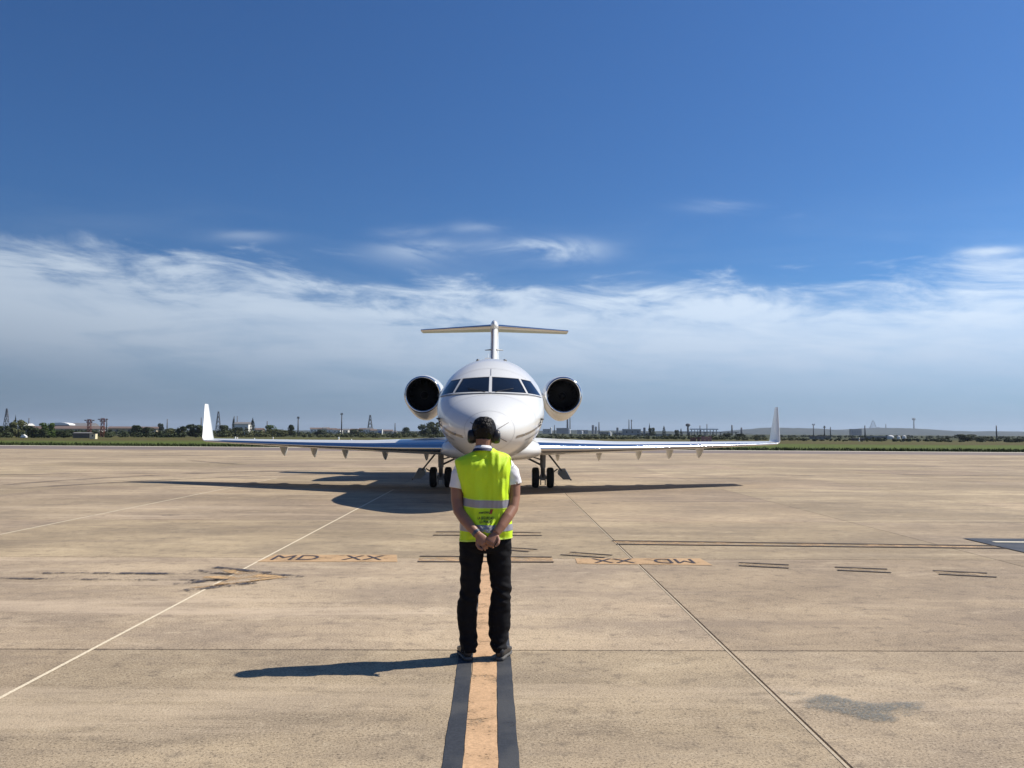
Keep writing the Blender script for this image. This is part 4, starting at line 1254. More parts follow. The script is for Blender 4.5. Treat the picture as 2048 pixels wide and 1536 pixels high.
# ------------------------------------------------------------------ background
def leafmat(name, a, b_):
    m, t, b = new_mat(name)
    P = t.n('ShaderNodeNewGeometry', out=None)
    n = t.noise(P.outputs[0], 0.9, 4.0, 0.6)
    r_ = P.outputs['Random Per Island']
    c = t.mix(t.m('ADD', t.m('MULTIPLY', n, 0.55), t.m('MULTIPLY', r_, 0.45)), a, b_)
    sset(t, b, col=c, rough=0.7, spec=0.2)
    return m
LF = {'dark': leafmat('dark_foliage', (0.016, 0.026, 0.010), (0.050, 0.066, 0.022)),
      'olive': leafmat('olive_foliage', (0.045, 0.055, 0.022), (0.115, 0.120, 0.045)),
      'bright': leafmat('bright_foliage', (0.030, 0.055, 0.010), (0.085, 0.130, 0.024)),
      'verge': leafmat('verge_grass', (0.020, 0.032, 0.007), (0.060, 0.075, 0.018)),
      'cypress': leafmat('cypress_foliage', (0.008, 0.015, 0.008), (0.024, 0.036, 0.016))}
M['bark'] = mat('bark', (0.07, 0.05, 0.035), 0.9, var=0.3, scale=4)
for nm, c in (('plaster', (0.56, 0.53, 0.47)), ('ochre', (0.48, 0.39, 0.27)), ('whitewash', (0.78, 0.76, 0.70)), ('tile', (0.145, 0.098, 0.078)), ('greyroof', (0.17, 0.165, 0.165)), ('bluegrey', (0.15, 0.17, 0.20)), ('midgrey', (0.27, 0.28, 0.29)),
              ('shed', (0.115, 0.095, 0.085)), ('mastred', (0.14, 0.035, 0.025)), ('mastgrey', (0.10, 0.105, 0.115)), ('rust', (0.21, 0.09, 0.075)), ('pink', (0.42, 0.20, 0.19)), ('tankwhite', (0.82, 0.82, 0.80)), ('cream_box', (0.72, 0.66, 0.42)), ('window', (0.05, 0.055, 0.065)), ('orange', (0.70, 0.50, 0.26)), ('bluesign', (0.12, 0.20, 0.50)), ('coaster', (0.15, 0.19, 0.25))):
    M[nm] = mat(nm, c, 0.75 if nm != 'window' else 0.2, var=0.14, scale=0.6)

def leaves(rng, n, lobes, size, upright=0.0):
    v, f = [], []
    for _ in range(n):
        c, r_ = lobes[rng.randrange(len(lobes))]
        while True:
            d = Vector((rng.uniform(-1, 1), rng.uniform(-1, 1), rng.uniform(-1, 1)))
            if 0.05 < d.length < 1: break
        d = d.normalized() * (0.55 + 0.45 * d.length)
        p = Vector((c[0] + d.x * r_[0], c[1] + d.y * r_[1], c[2] + d.z * r_[2]))
        nn = (d + Vector((rng.gauss(0, 0.5), rng.gauss(0, 0.5), rng.gauss(0.25, 0.5)))).normalized()
        a = nn.orthogonal().normalized(); b_ = nn.cross(a)
        an = rng.uniform(0, 6.28)
        a, b_ = a * math.cos(an) + b_ * math.sin(an), b_ * math.cos(an) - a * math.sin(an)
        s1 = size * rng.uniform(0.6, 1.4); s2 = s1 * rng.uniform(0.5, 0.9)
        i = len(v)
        v += [tuple(p - a * s1), tuple(p + b_ * s2), tuple(p + a * s1), tuple(p - b_ * s2)]
        f.append((i, i + 1, i + 2, i + 3))
    return v, f
CROWN = {}
for kind in ('dark', 'olive', 'bright'):
    for k in range(3):
        rng = random.Random(hash((kind, k)) % 1000 if False else {'dark': 11, 'olive': 23, 'bright': 37}[kind] + k)
        lob = [((0, 0, 0.58), (0.30, 0.30, 0.32)), ((0, 0, 0.28), (0.34, 0.34, 0.22))]
        for q in range(9):
            a = rng.uniform(0, 6.28); rr = rng.uniform(0.16, 0.32)
            lob.append(((rr * math.cos(a), rr * math.sin(a), rng.uniform(0.20, 0.82)), (rng.uniform(0.13, 0.22),) * 2 + (rng.uniform(0.12, 0.20),)))
        mb = MB(); mb.v, mb.f = leaves(rng, 2200, lob, 0.040)
        me = bpy.data.meshes.new('crown'); me.from_pydata(mb.v, [], mb.f); me.materials.append(LF[kind])
        CROWN[kind, k] = me
rng = random.Random(5)
lob = [((0, 0, 0.06 + 0.9 * q / 11), (0.5 * (1 - (q / 11) ** 2.2) * (0.75 if q == 0 else 1) + 0.05,) * 2 + (0.09,)) for q in range(12)]
v, f = leaves(rng, 1300, lob, 0.035)
me = bpy.data.meshes.new('crown'); me.from_pydata(v, [], f); me.materials.append(LF['cypress'])
CROWN['cypress', 0] = me
TR = MB().tube([(0, 0, 0), (0.01, 0, 0.25), (0.0, 0.01, 0.55)], [0.045, 0.032, 0.014], 8)
for a in (0.4, 2.3, 4.4):
    TR.tube([(0.006, 0, 0.26), (0.12 * math.cos(a), 0.12 * math.sin(a), 0.46), (0.22 * math.cos(a), 0.22 * math.sin(a), 0.60)], [0.022, 0.014, 0.006], 6)
TRUNK = TR.mesh('trunk', M['bark'], smooth=True)
tcount = [0]
def tree(x, y, h, wd, kind, label, group=None):
    o = empty('cypress_tree' if kind == 'cypress' else 'tree', (x, y, -0.1), random.uniform(0, 6.28), label=label, cat='tree', group=group)
    k = tcount[0] % 3; tcount[0] += 1
    link('trunk', TRUNK, o, scale=(wd * 0.8, wd * 0.8, h))
    link('crown', CROWN[kind, 0 if kind == 'cypress' else k], o, scale=(wd, wd, h))
    return o

def mast(name, x, y, h, w0, w1, m, label, arms=(), t=None, group=None, cat='mast'):
    o = empty(name, (x, y, 0), label=label, cat=cat, group=group)
    t = t or max(0.05, h * 0.006)
    mb = MB()
    n = max(5, int(h / (w0 * 1.6)))
    for sx, sy in ((-1, -1), (1, -1), (1, 1), (-1, 1)):
        mb.tube([(sx * w0 / 2, sy * w0 / 2, 0), (sx * w1 / 2, sy * w1 / 2, h)], t, 5)
    mb.build('leg_frame', m, o)
    br = MB()
    for i in range(n):
        z0, z1 = h * i / n, h * (i + 1) / n
        a0, a1 = w0 + (w1 - w0) * i / n, w0 + (w1 - w0) * (i + 1) / n
        for (p, q) in (((-1, -1), (1, -1)), ((1, -1), (1, 1)), ((1, 1), (-1, 1)), ((-1, 1), (-1, -1))):
            br.tube([(p[0] * a0 / 2, p[1] * a0 / 2, z0), (q[0] * a1 / 2, q[1] * a1 / 2, z1)], t * 0.7, 4)
    br.build('bracing', m, o)
    for (z, L) in arms:
        MB().box((0, 0, z), (L, t * 2.2, t * 2.2)).tube([(-L / 2, 0, z), (0, 0, z - L * 0.22), (L / 2, 0, z)], t * 0.8, 4).build('crossarm', m, o)
    return o
def pole(name, x, y, h, r_, label, arms=(), m=None, group=None, cat='pole', head=None):
    o = empty(name, (x, y, 0), label=label, cat=cat, group=group)
    m = m or M['mastgrey']
    MB().tube([(0, 0, 0), (0, 0, h * 0.5), (0, 0, h)], [r_, r_ * 0.85, r_ * 0.65], 10).build('shaft', m, o, smooth=True)
    for (z, L) in arms:
        MB().box((0, 0, z), (L, r_ * 1.1, r_ * 1.1)).box((-L / 2 + r_, 0, z + r_), (r_ * 0.9, r_ * 0.9, r_ * 2)).box((L / 2 - r_, 0, z + r_), (r_ * 0.9, r_ * 0.9, r_ * 2)).build('crossarm', m, o)
    if head:
        MB().loft([[(head[0] * k * math.cos(2 * math.pi * j / 16), head[0] * k * math.sin(2 * math.pi * j / 16), h - head[1] * (1 - u)) for j in range(16)] for u, k in ((0, 0.35), (0.3, 0.9), (0.6, 1), (0.85, 0.8), (1.0, 0.3))]).build('head', m, o, smooth=True)
    return o
def house(x, y, wd, dp, h, rh, wall, roof, label, rz=0.0, nwin=2, cat='house', group=None, flat=False, name='house'):
    o = empty(name, (x, y, 0), rz, label=label, cat=cat, group=group)
    MB().box((0, 0, h / 2), (wd, dp, h)).build('wall', M[wall], o)
    e = 0.03 * wd + 0.15
    if flat:
        MB().box((0, 0, h + rh / 2), (wd + e, dp + e, rh)).build('roof', M[roof], o)
    else:
        MB().add([(-wd / 2 - e, -dp / 2 - e, h), (wd / 2 + e, -dp / 2 - e, h), (wd / 2 + e, dp / 2 + e, h), (-wd / 2 - e, dp / 2 + e, h), (-wd / 2 - e, 0, h + rh), (wd / 2 + e, 0, h + rh)],
                 [(0, 1, 5, 4), (2, 3, 4, 5), (1, 2, 5), (3, 0, 4), (3, 2, 1, 0)]).build('roof', M[roof], o)
    for k in range(nwin):
        xx = wd * ((k + 0.5) / nwin - 0.5)
        ww, wh = min(1.3, wd / nwin * 0.4), min(1.4, h * 0.4)
        MB().box((xx, -dp / 2 - 0.02, h * 0.55), (ww, 0.08, wh)).build('window', M['window'], o)
    return o
def tank(x, y, r_, h, m, label, dome=0.3, cat='tank', group=None, name='storage_tank'):
    o = empty(name, (x, y, 0), label=label, cat=cat, group=group)
    MB().loft([[(r_ * k * math.cos(2 * math.pi * j / 24), r_ * k * math.sin(2 * math.pi * j / 24), z) for j in range(24)] for z, k in ((0, 1), (h, 1), (h + 0.02, 1.03), (h + 0.15 * r_ * dome, 1.03))]).build('shell', M[m], o, angle=R(40))
    MB().loft([[(r_ * k * math.cos(2 * math.pi * j / 24), r_ * k * math.sin(2 * math.pi * j / 24), h + 0.15 * r_ * dome + r_ * dome * z) for j in range(24)] for z, k in ((0, 1.0), (0.5, 0.86), (0.85, 0.5), (1.0, 0.03))]).build('roof', M[m], o, smooth=True)
    return o

# --- grass verge blades along the taxiway edge
rng = random.Random(9)
v, f = [], []
for _ in range(15000):
    x = rng.uniform(-75, 75)
    y = edge_far(x) + 3.3 + abs(rng.gauss(0, 1.0)) * 6
    h_ = rng.uniform(0.12, 0.38); a = rng.uniform(0, 3.14); wd = rng.uniform(0.04, 0.12)
    i = len(v)
    v += [(x - wd * math.cos(a), y - wd * math.sin(a), 0), (x + wd * math.cos(a), y + wd * math.sin(a), 0), (x + rng.gauss(0, 0.08), y + rng.gauss(0, 0.08), h_)]
    f.append((i, i + 1, i + 2))
me = bpy.data.meshes.new('grass'); me.from_pydata(v, [], f); me.materials.append(LF['verge'])
tag(link('grass', me, loc=(0, 0, -0.10)), 'rough green grass tufts along the far edge of the taxiway', 'grass', kind='stuff')

# --- scrub belts that read as one mass
def scrub(name, label, spans, seed, mats, n):
    rng = random.Random(seed)
    v, f = [], []
    for (x0, x1, y0, y1, h0, h1) in spans:
        cnt = int(n * (x1 - x0) / 100)
        for _ in range(cnt):
            cx, cy = rng.uniform(x0, x1), rng.uniform(y0, y1)
            hh = rng.uniform(h0, h1) * (0.75 + 0.5 * noise.noise(Vector((cx * 0.06, 0, seed))))
            rr = hh * rng.uniform(0.6, 1.1)
            vv, ff = leaves(rng, 70, [((cx, cy, hh * 0.45), (rr, rr * 0.6, hh * 0.5))], 0.15 + hh * 0.06)
            b_ = len(v); v += vv; f += [tuple(b_ + i for i in q) for q in ff]
    me = bpy.data.meshes.new(name); me.from_pydata(v, [], f); me.materials.append(LF[mats])
    tag(link(name, me, loc=(0, 0, -0.1)), label, 'scrub', kind='stuff')
scrub('scrub', 'dark green scrub belt beyond the grass on the left', [(-126.35, -96.41, 200, 235, 1.2, 2.0), (-109.86, -76.91, 230, 275, 1.4, 2.2), (-193.93, -103.59, 300, 360, 1.8, 2.8)], 1, 'dark', 150)
scrub('scrub', 'olive scrub belt between the left winglet and the fuselage', [(-95.86, -72.21, 258, 330, 1.8, 3.0), (-72.21, -14.43, 262, 330, 1.1, 1.9)], 2, 'olive', 170)
scrub('scrub', 'distant dark scrub in front of the village', [(-153.38, -23.08, 430, 560, 1.6, 2.6)], 5, 'dark', 110)
scrub('scrub', 'low dull green scrub below the refinery and warehouse', [(12.51, 69.09, 250, 310, 0.7, 1.3), (61.95, 85.97, 235, 300, 0.9, 1.7)], 3, 'olive', 200)
scrub('scrub', 'dark scrub belt along the foot of the right hills', [(79.36, 119.8, 215, 265, 0.5, 1.0), (119.8, 157.72, 212, 265, 0.7, 1.5)], 4, 'dark', 160)
scrub('scrub', 'distant scrub and reeds below the right skyline', [(28.38, 153.9, 430, 640, 0.9, 1.5), (153.9, 341.72, 430, 640, 0.9, 1.8)], 6, 'dark', 110)

# --- trees that can be told apart
for (px, py, Y, wpx, kind, label) in (
    (-115.77, 4.6, 216, 5.68, 'olive', 'pale feathery olive green tree at the left edge beyond the grass'),
    (-114.92, 3.07, 209, 3.58, 'dark', 'dark tree at the very left edge of the tree line'),
    (-106.34, 2.97, 205, 4.69, 'dark', 'dark round tree between the pale feathery tree and the bright green tree'),
    (-101.07, 3.65, 202, 3.92, 'bright', 'bright green rounded tree left of the red lattice masts'),
    (-100.5, 2.15, 198, 2.94, 'dark', 'low dark tree in front of the bright green tree'),
    (-99.02, 2.08, 205, 5.15, 'dark', 'broad dark bushy tree between the bright green tree and the grey shed'),
    (-177.42, 7.05, 330, 0.94, 'cypress', 'slim cypress rising behind the pale feathery tree at far left'),
    (-99.83, 3.67, 248, 4.82, 'dark', 'dark spreading tree right of the two red lattice masts'),
    (-93.93, 2.94, 240, 4.66, 'dark', 'lower dark tree beside the spreading tree right of the red masts'),
    (-194.76, 6.2, 520, 4.16, 'dark', 'small distant dark tree on the skyline left of the left winglet'),
    (-88.01, 2.57, 240, 4.11, 'olive', 'olive green low tree in the middle of the left tree line'),
    (-85.91, 3.29, 244, 4.18, 'dark', 'dark bushy tree second from the left winglet'),
    (-80.46, 3.56, 240, 5.76, 'dark', 'large dark tree just left of the white left winglet'),
    (-94.52, 4.33, 310, 6.02, 'dark', 'dark tree just right of the white left winglet'),
    (-84.51, 3.19, 290, 6.63, 'dark', 'broad dark bush below the hilltop house'),
    (-96.91, 6.57, 330, 1.13, 'cypress', 'slim cypress left of the hilltop house'),
    (-91.02, 6.5, 335, 2.3, 'cypress', 'broad dark cypress right of the hilltop house'),
    (-77.24, 4.42, 310, 5.31, 'bright', 'light green round tree between the cypress and the crossarm pole'),
    (-70.46, 2.61, 290, 8.29, 'olive', 'low spreading olive tree under the light green round tree'),
    (-71.91, 4.68, 315, 3.96, 'dark', 'dark ball shaped tree just left of the crossarm pole'),
    (-78.22, 2.83, 400, 5.94, 'dark', 'low dark tree in front of the village left of the thin mast'),
    (-65.02, 2.98, 420, 7.2, 'dark', 'low dark tree in front of the village right of the thin mast'),
    (-41.2, 4.54, 420, 6.24, 'dark', 'dark tree right of the village near the left engine'),
    (-24.88, 5.29, 330, 6.79, 'dark', 'tall dark tree below the left engine'),
    (-21.45, 5.74, 335, 7.66, 'dark', 'tall dark tree beside the fuselage below the left engine'),
    (95.15, 5.71, 520, 5.65, 'dark', 'dark dome shaped tree right of the warehouse'),
    (95.46, 7.6, 530, 1.21, 'cypress', 'thin cypress behind the dark dome shaped tree'),
    (102.33, 6.04, 520, 2.38, 'cypress', 'small cypress between the dome shaped tree and the dark tower'),
    (105.88, 4.2, 500, 4.0, 'dark', 'small round tree left of the dark tower'),
    (109.26, 4.53, 505, 1.44, 'cypress', 'small cypress just left of the dark tower'),
    (88.52, 1.94, 330, 4.9, 'dark', 'low dark tree below the left one of two dark stacks'),
    (91.01, 1.96, 320, 6.22, 'dark', 'broad low tree below the right one of two dark stacks'),
    (99.58, 1.24, 330, 4.9, 'olive', 'low olive tree left of the right winglet'),
    (131.16, 1.94, 239, 6.83, 'dark', 'broad dark tree on the right below the hills'),
    (123.03, 1.09, 236, 4.59, 'dark', 'lower dark tree beside the broad dark tree on the right'),
    (133.65, 1.42, 236, 4.85, 'dark', 'dark tree left of the rightmost dark post'),
    (129.94, 0.99, 215, 5.41, 'dark', 'dark hedge like tree at the right edge')):
    tree(px, Y, py + 0.1, wpx, kind, label)

# --- masts, poles, chimneys: x, y, height
mast('lattice_mast', *(-328.59, 600, 16.13), 3.4, 0.5, M['mastgrey'], 'grey lattice mast at the far left above the trees', t=0.22)
mast('lattice_mast', *(-192.53, 620, 15.37), 3.4, 0.6, M['mastgrey'], 'pale lattice mast just right of the left winglet', t=0.2)
for px, lb in (((-102.4, 225, 4.57), 'red brown lattice mast with crossarms, left one of the pair'), ((-99.01, 225, 4.84), 'red brown lattice mast with crossarms, right one of the pair')):
    mast('approach_mast', *px, 0.75, 0.6, M['mastred'], lb, arms=((px[2] - 0.3, 2.6), (px[2] - 0.8, 1.6)), t=0.07, group='red brown lattice masts')
mast('pylon', *(-125.05, 900, 18.84), 5.5, 0.8, M['mastgrey'], 'dark lattice tower rising behind the village', t=0.4, cat='tower')
for args, lb, ar in (((-219.5, 420, 7.36), 'thin dark pole behind the trees at far left', ()), ((-191.26, 520, 8.57), 'thin pole on the skyline left of the left winglet', ()), ((-158.23, 480, 8.96), 'dark pole close left of the left winglet', ()),
                     ((-132.79, 520, 7.72), 'short pole between the cypress and the ball shaped tree', ()), ((-72.73, 330, 7.08), 'dark utility pole with crossarm left of the village', (1.0,)), ((-78.76, 460, 11.16), 'tall thin pale mast in front of the village', (1.4,)),
                     ((-77.41, 700, 8.77), 'thin pole right of the village', ()), ((-130.67, 300, 5.72), 'thin red brown pole right of the two lattice masts', ()),
                     ((140.9, 900, 15.72), 'pale thin pole above the warehouse, left one of two', ()), ((140.29, 880, 14.41), 'dark pole above the warehouse, right one of two', (1.5,)),
                     ((190.6, 800, 9.02), 'thin pole behind the white canopy, left one of two', ()), ((221.69, 900, 11.52), 'thin tall pole behind the white canopy, right one of two', ()),
                     ((332.53, 900, 11.61), 'dark pole with crossarm on the skyline right of the right winglet', (3.0,)), ((160.54, 420, 5.39), 'slender pole in front of the hills right of the right winglet', (1.0,)), ((233.52, 600, 6.64), 'thin pale pole in front of the hills', ()),
                     ((141.66, 330, 5.06), 'dark post in front of the hills left of the roller coaster', ()), ((192.29, 330, 5.33), 'rightmost dark post in front of the hills', ())):
    pole('pole', *args, 0.0016 * args[1] ** 0.86 + 0.05, lb, arms=[(args[2] - 0.4, a) for a in ar])
for args, r_, lb in (((129.04, 1500, 33.91), 1.9, 'tall grey chimney under the right engine, thicker one of two'), ((135.12, 1520, 32.62), 1.1, 'thin pale chimney under the right engine, right of the thicker one'),
                     ((106.73, 1500, 14.92), 1.0, 'short stack left of the grey refinery block'), ((177.08, 1450, 19.86), 1.3, 'slim refinery stack right of the twin columns'),
                     ((220.14, 800, 9.64), 0.9, 'dark stack left of the hills, left one of two'), ((228.91, 800, 7.39), 1.1, 'dark stack left of the hills, right one of two'), ((-433.74, 1500, 27.29), 1.1, 'pale thin stack behind the hilltop house, right one of two'), ((-438.81, 1500, 27.26), 1.1, 'pale thin stack behind the hilltop house, left one of two')):
    pole('chimney', *args, r_, lb, cat='chimney', arms=())
for args, r_, lb in (((170.56, 1480, 14.26), 2.1, 'thick refinery column, left one of the twin columns'), ((174.47, 1470, 11.68), 1.9, 'shorter refinery column, right one of the twin columns'), ((156.93, 900, 7.05), 1.3, 'grey silo right of the warehouse'), ((186.35, 1300, 9.21), 1.8, 'small grey column left of the warehouse')):
    tank(args[0], args[1], r_, args[2], 'bluegrey', lb, 0.4, 'tower', name='column')
o = pole('dark_tower', *(157.09, 700, 9.66), 0.9, 'dark tower with a wider head left of the white canopy', cat='tower', head=(2.0, 2.6))

# --- buildings
for (x, y, zt), wd, dp, wall, roof, lb, kw in (
    ((-241.89, 520, 4.18), 26, 10, 'plaster', 'tile', 'long low house with pale wall behind the red lattice masts', dict(nwin=9, rh=1.6)),
    ((-226.06, 560, 4.25), 30, 9, 'ochre', 'tile', 'long tiled house behind the trees right of the red masts', dict(nwin=8, rh=1.2)),
    ((-328.36, 700, 7.4), 28, 14, 'plaster', 'greyroof', 'large grey roofed hall left of the red lattice masts', dict(nwin=8, rh=2.6)),
    ((-220.43, 420, 4.75), 4.6, 5, 'whitewash', 'whitewash', 'small white house behind the pale feathery tree', dict(nwin=1, rh=1.0)),
    ((-194.36, 380, 3.42), 6.0, 5, 'ochre', 'tile', 'ochre house between two dark trees at far left', dict(nwin=2, rh=1.2)),
    ((-118.61, 420, 6.03), 6.6, 6, 'whitewash', 'greyroof', 'white house with grey roof between two cypresses', dict(nwin=3, rh=0.9)),
    ((-105.53, 400, 3.14), 3.6, 4, 'ochre', 'tile', 'small cream house right of the broad cypress', dict(nwin=2, rh=0.8)),
    ((-23.86, 360, 2.76), 2.6, 3, 'whitewash', 'greyroof', 'small pale shed under the tall trees by the fuselage', dict(nwin=0, rh=0.5)),
    ((120.46, 1500, 9.86), 20, 14, 'bluegrey', 'bluegrey', 'blue grey refinery block under the right engine', dict(flat=True, rh=0.6, nwin=0)),
    ((89.9, 1450, 7.79), 12, 9, 'midgrey', 'greyroof', 'grey refinery shed beside the fuselage', dict(flat=True, rh=0.5, nwin=2)),
    ((149.66, 1450, 6.45), 17, 10, 'midgrey', 'greyroof', 'low grey refinery building between chimney and twin columns', dict(flat=True, rh=0.6, nwin=4)),
    ((115.59, 900, 2.71), 9.5, 7, 'bluegrey', 'greyroof', 'dark blue grey building left of the white upright tank', dict(flat=True, rh=0.4, nwin=2)),
    ((116.06, 800, 2.21), 10, 7, 'bluegrey', 'midgrey', 'low grey shed between the white upright tank and the warehouse', dict(flat=True, rh=0.4, nwin=3)),
    ((119.57, 750, 5.24), 14.5, 9, 'midgrey', 'whitewash', 'grey warehouse with pale flat roof right of the fuselage', dict(flat=True, rh=0.5, nwin=3)),
    ((110.6, 620, 1.85), 9, 6, 'midgrey', 'greyroof', 'low grey wall like shed under the dark dome shaped tree', dict(flat=True, rh=0.3, nwin=0)),
    ((109.24, 560, 1.24), 9, 6, 'midgrey', 'greyroof', 'low grey shed left of the dark tower', dict(flat=True, rh=0.3, nwin=0)),
    ((622.99, 1500, 10.82), 9, 9, 'bluegrey', 'bluegrey', 'dark tower block at the foot of the hills, left of two', dict(flat=True, rh=0.6, nwin=3)),
    ((631.71, 1500, 10.87), 9, 9, 'bluegrey', 'bluegrey', 'dark tower block at the foot of the hills, right of two', dict(flat=True, rh=0.6, nwin=3)),
    ((96.86, 230, 0.59), 2.7, 2.2, 'shed', 'midgrey', 'small dark hut with pale roof in front of the right hills', dict(flat=True, rh=0.14, nwin=2)),
    ((113.1, 300, 1.05), 6, 4, 'midgrey', 'greyroof', 'low grey building right of the right winglet', dict(flat=True, rh=0.4, nwin=4)),
    ((151.88, 340, 1.08), 9, 4, 'midgrey', 'midgrey', 'low pale grey building left of the white tanks', dict(flat=True, rh=0.4, nwin=5))):
    rh = kw.pop('rh')
    house(x, y, wd, dp, max(0.6, zt - rh), rh, wall, roof, lb, cat='building' if kw.get('flat') else 'house', name='building' if kw.get('flat') else 'house', **kw)
# curved pale roof of the hall
o = empty('arched_roof', (-334.45, 690, 7.26), label='bright white arched roof above the large hall at left', cat='roof')
MB().loft([[(7.4 * math.cos(math.pi * j / 12), yy, 1.9 * math.sin(math.pi * j / 12)) for j in range(13)] for yy in (-5, 5)]).build('vault', M['tankwhite'], o)
MB().box((0, 0, -2.2), (15.5, 10, 4.3)).build('wall', M['greyroof'], o)
o.location.z -= 1.6
# village houses
rng = random.Random(21)
HL = ('white gabled house at the left end of the village', 'pale house second from the left end of the village', 'cream house third from the left end of the village', 'white house fourth from the left end of the village',
      'ochre house just left of the thin mast', 'tiled house just right of the thin mast', 'white house midway between the thin mast and the lattice tower', 'ochre house just left of the lattice tower', 'white house at the foot of the lattice tower',
      'cream house just right of the lattice tower', 'tiled ochre house right of the blue and white house', 'house at the right end of the village')
for i, (x, y, zt) in enumerate(((-166.36, 820, 5.38), (-175.47, 900, 5.78), (-166.1, 880, 6.22), (-154.67, 850, 5.13), (-147.15, 840, 4.64), (-142.87, 860, 4.76), (-141.36, 900, 4.94), (-127.29, 870, 5.38), (-119.49, 860, 5.37), (-113.28, 850, 4.39), (-99.57, 840, 3.94), (-94.97, 850, 3.04))):
    house(x, y, rng.uniform(5.5, 9), 6, max(1.5, zt - 1.4), 1.3, ('whitewash', 'plaster', 'ochre', 'whitewash')[i % 4], ('tile', 'tile', 'greyroof')[i % 3], HL[i], rz=rng.uniform(-0.5, 0.5), nwin=2, group='village houses')
o = house(-76.56, 600, 3.4, 3, 3.0, 0.4, 'whitewash', 'whitewash', 'small white house with a blue front in the village', nwin=0, flat=True)
MB().box((0, -1.56, 1.6), (2.0, 0.08, 1.3)).build('blue_panel', M['bluesign'], o)

# --- airfield furniture
o = empty('equipment_hut', (-80.97, 180, 0.02), label='small cream equipment hut with a dark window on the left grass', cat='hut')
o.location.z = -0.05
MB().box((0, 0, 0.54), (1.12, 1.0, 1.08)).build('wall', M['cream_box'], o)
MB().box((0, 0, 1.10), (1.22, 1.1, 0.07)).build('roof', M['shed'], o)
MB().box((0.02, -0.51, 0.66), (0.26, 0.05, 0.34)).build('window', M['window'], o)
o = empty('shed', (-92.37, 200, -0.05), label='long low dark grey shed beside the cream hut', cat='shed')
MB().box((0, 0, 0.55), (3.7, 1.6, 1.10)).build('wall', M['shed'], o)
MB().add([(-1.9, -0.9, 1.10), (1.9, -0.9, 1.10), (1.9, 0.9, 1.10), (-1.9, 0.9, 1.10), (-1.9, 0, 1.3), (1.9, 0, 1.3)], [(0, 1, 5, 4), (2, 3, 4, 5), (1, 2, 5), (3, 0, 4), (3, 2, 1, 0)]).build('roof', M['greyroof'], o)
o = empty('equipment_cover', (-105.53, 200, -0.05), label='low white sloped equipment cover on the grass at far left', cat='cover')
MB().add([(-0.62, -0.4, 0), (0.62, -0.4, 0), (0.62, 0.4, 0), (-0.62, 0.4, 0), (-0.36, -0.3, 0.66), (0.02, -0.3, 0.72), (0.02, 0.3, 0.72), (-0.36, 0.3, 0.66), (0.6, -0.35, 0.36), (0.6, 0.35, 0.36)],
         [(3, 2, 1, 0), (0, 1, 8, 5, 4), (2, 3, 7, 6, 9), (4, 5, 6, 7), (5, 8, 9, 6), (1, 2, 9, 8), (3, 0, 4, 7)]).build('hood', M['tankwhite'], o)
MB().box((0, 0, 0.05), (1.36, 0.95, 0.10)).build('base', M['midgrey'], o)
for px, Y, h_, lb in (((-43.63), 150, 0.75, 'tall orange white marker post on grass near the left wing tip'), ((-50.51), 175, 0.5, 'small white marker just right of the tall marker near left wing tip'), ((-44.46), 165, 0.42, 'small white marker third from the left wing tip'), ((-47.23), 190, 0.45, 'small white marker below the light green round tree'),
                      ((-24.41), 140, 0.85, 'tall white marker post on grass below the village'), ((-23.98), 150, 0.45, 'small white marker right of the tall marker below the village'), ((-117.98), 215, 0.5, 'small white marker at the far left edge of the grass'), ((-114.42), 210, 0.6, 'second small white marker from the far left edge'),
                      ((95.02), 225, 0.9, 'white marker post in front of the small dark hut')):
    o = empty('marker_post', (px, Y, -0.1), label=lb, cat='marker')
    MB().loft([[(rr * math.cos(2 * math.pi * j / 12), rr * math.sin(2 * math.pi * j / 12), z) for j in range(12)] for z, rr in ((0, 0.20), (0.05, 0.20), (0.06, 0.14), (h_, 0.12), (h_ + 0.10, 0.07))]).build('post', M['tankwhite'], o, angle=R(40))
    MB().loft([[(0.143 * math.cos(2 * math.pi * j / 12), 0.143 * math.sin(2 * math.pi * j / 12), h_ * z) for j in range(12)] for z in (0.42, 0.68)]).build('band', M['orange'], o, smooth=True)
# red and white aerial array
o = empty('aerial_array', (39.5, 165, -0.1), label='row of dull red and pink panels above the right wing', cat='antenna')
for i, (dx_, wd, hh, m) in enumerate(((-1.5, 1.1, 0.95, 'rust'), (-0.45, 0.55, 1.0, 'rust'), (0.35, 0.7, 1.15, 'pink'), (1.1, 0.6, 1.1, 'pink'), (1.75, 0.5, 1.2, 'pink'))):
    MB().box((dx_, 0, hh / 2 + 0.15), (wd, 0.12, hh - 0.1)).box((dx_ - wd * 0.4, 0.1, 0.2), (0.06, 0.06, 0.5)).box((dx_ + wd * 0.4, 0.1, 0.2), (0.06, 0.06, 0.5)).build('panel', M[m], o)
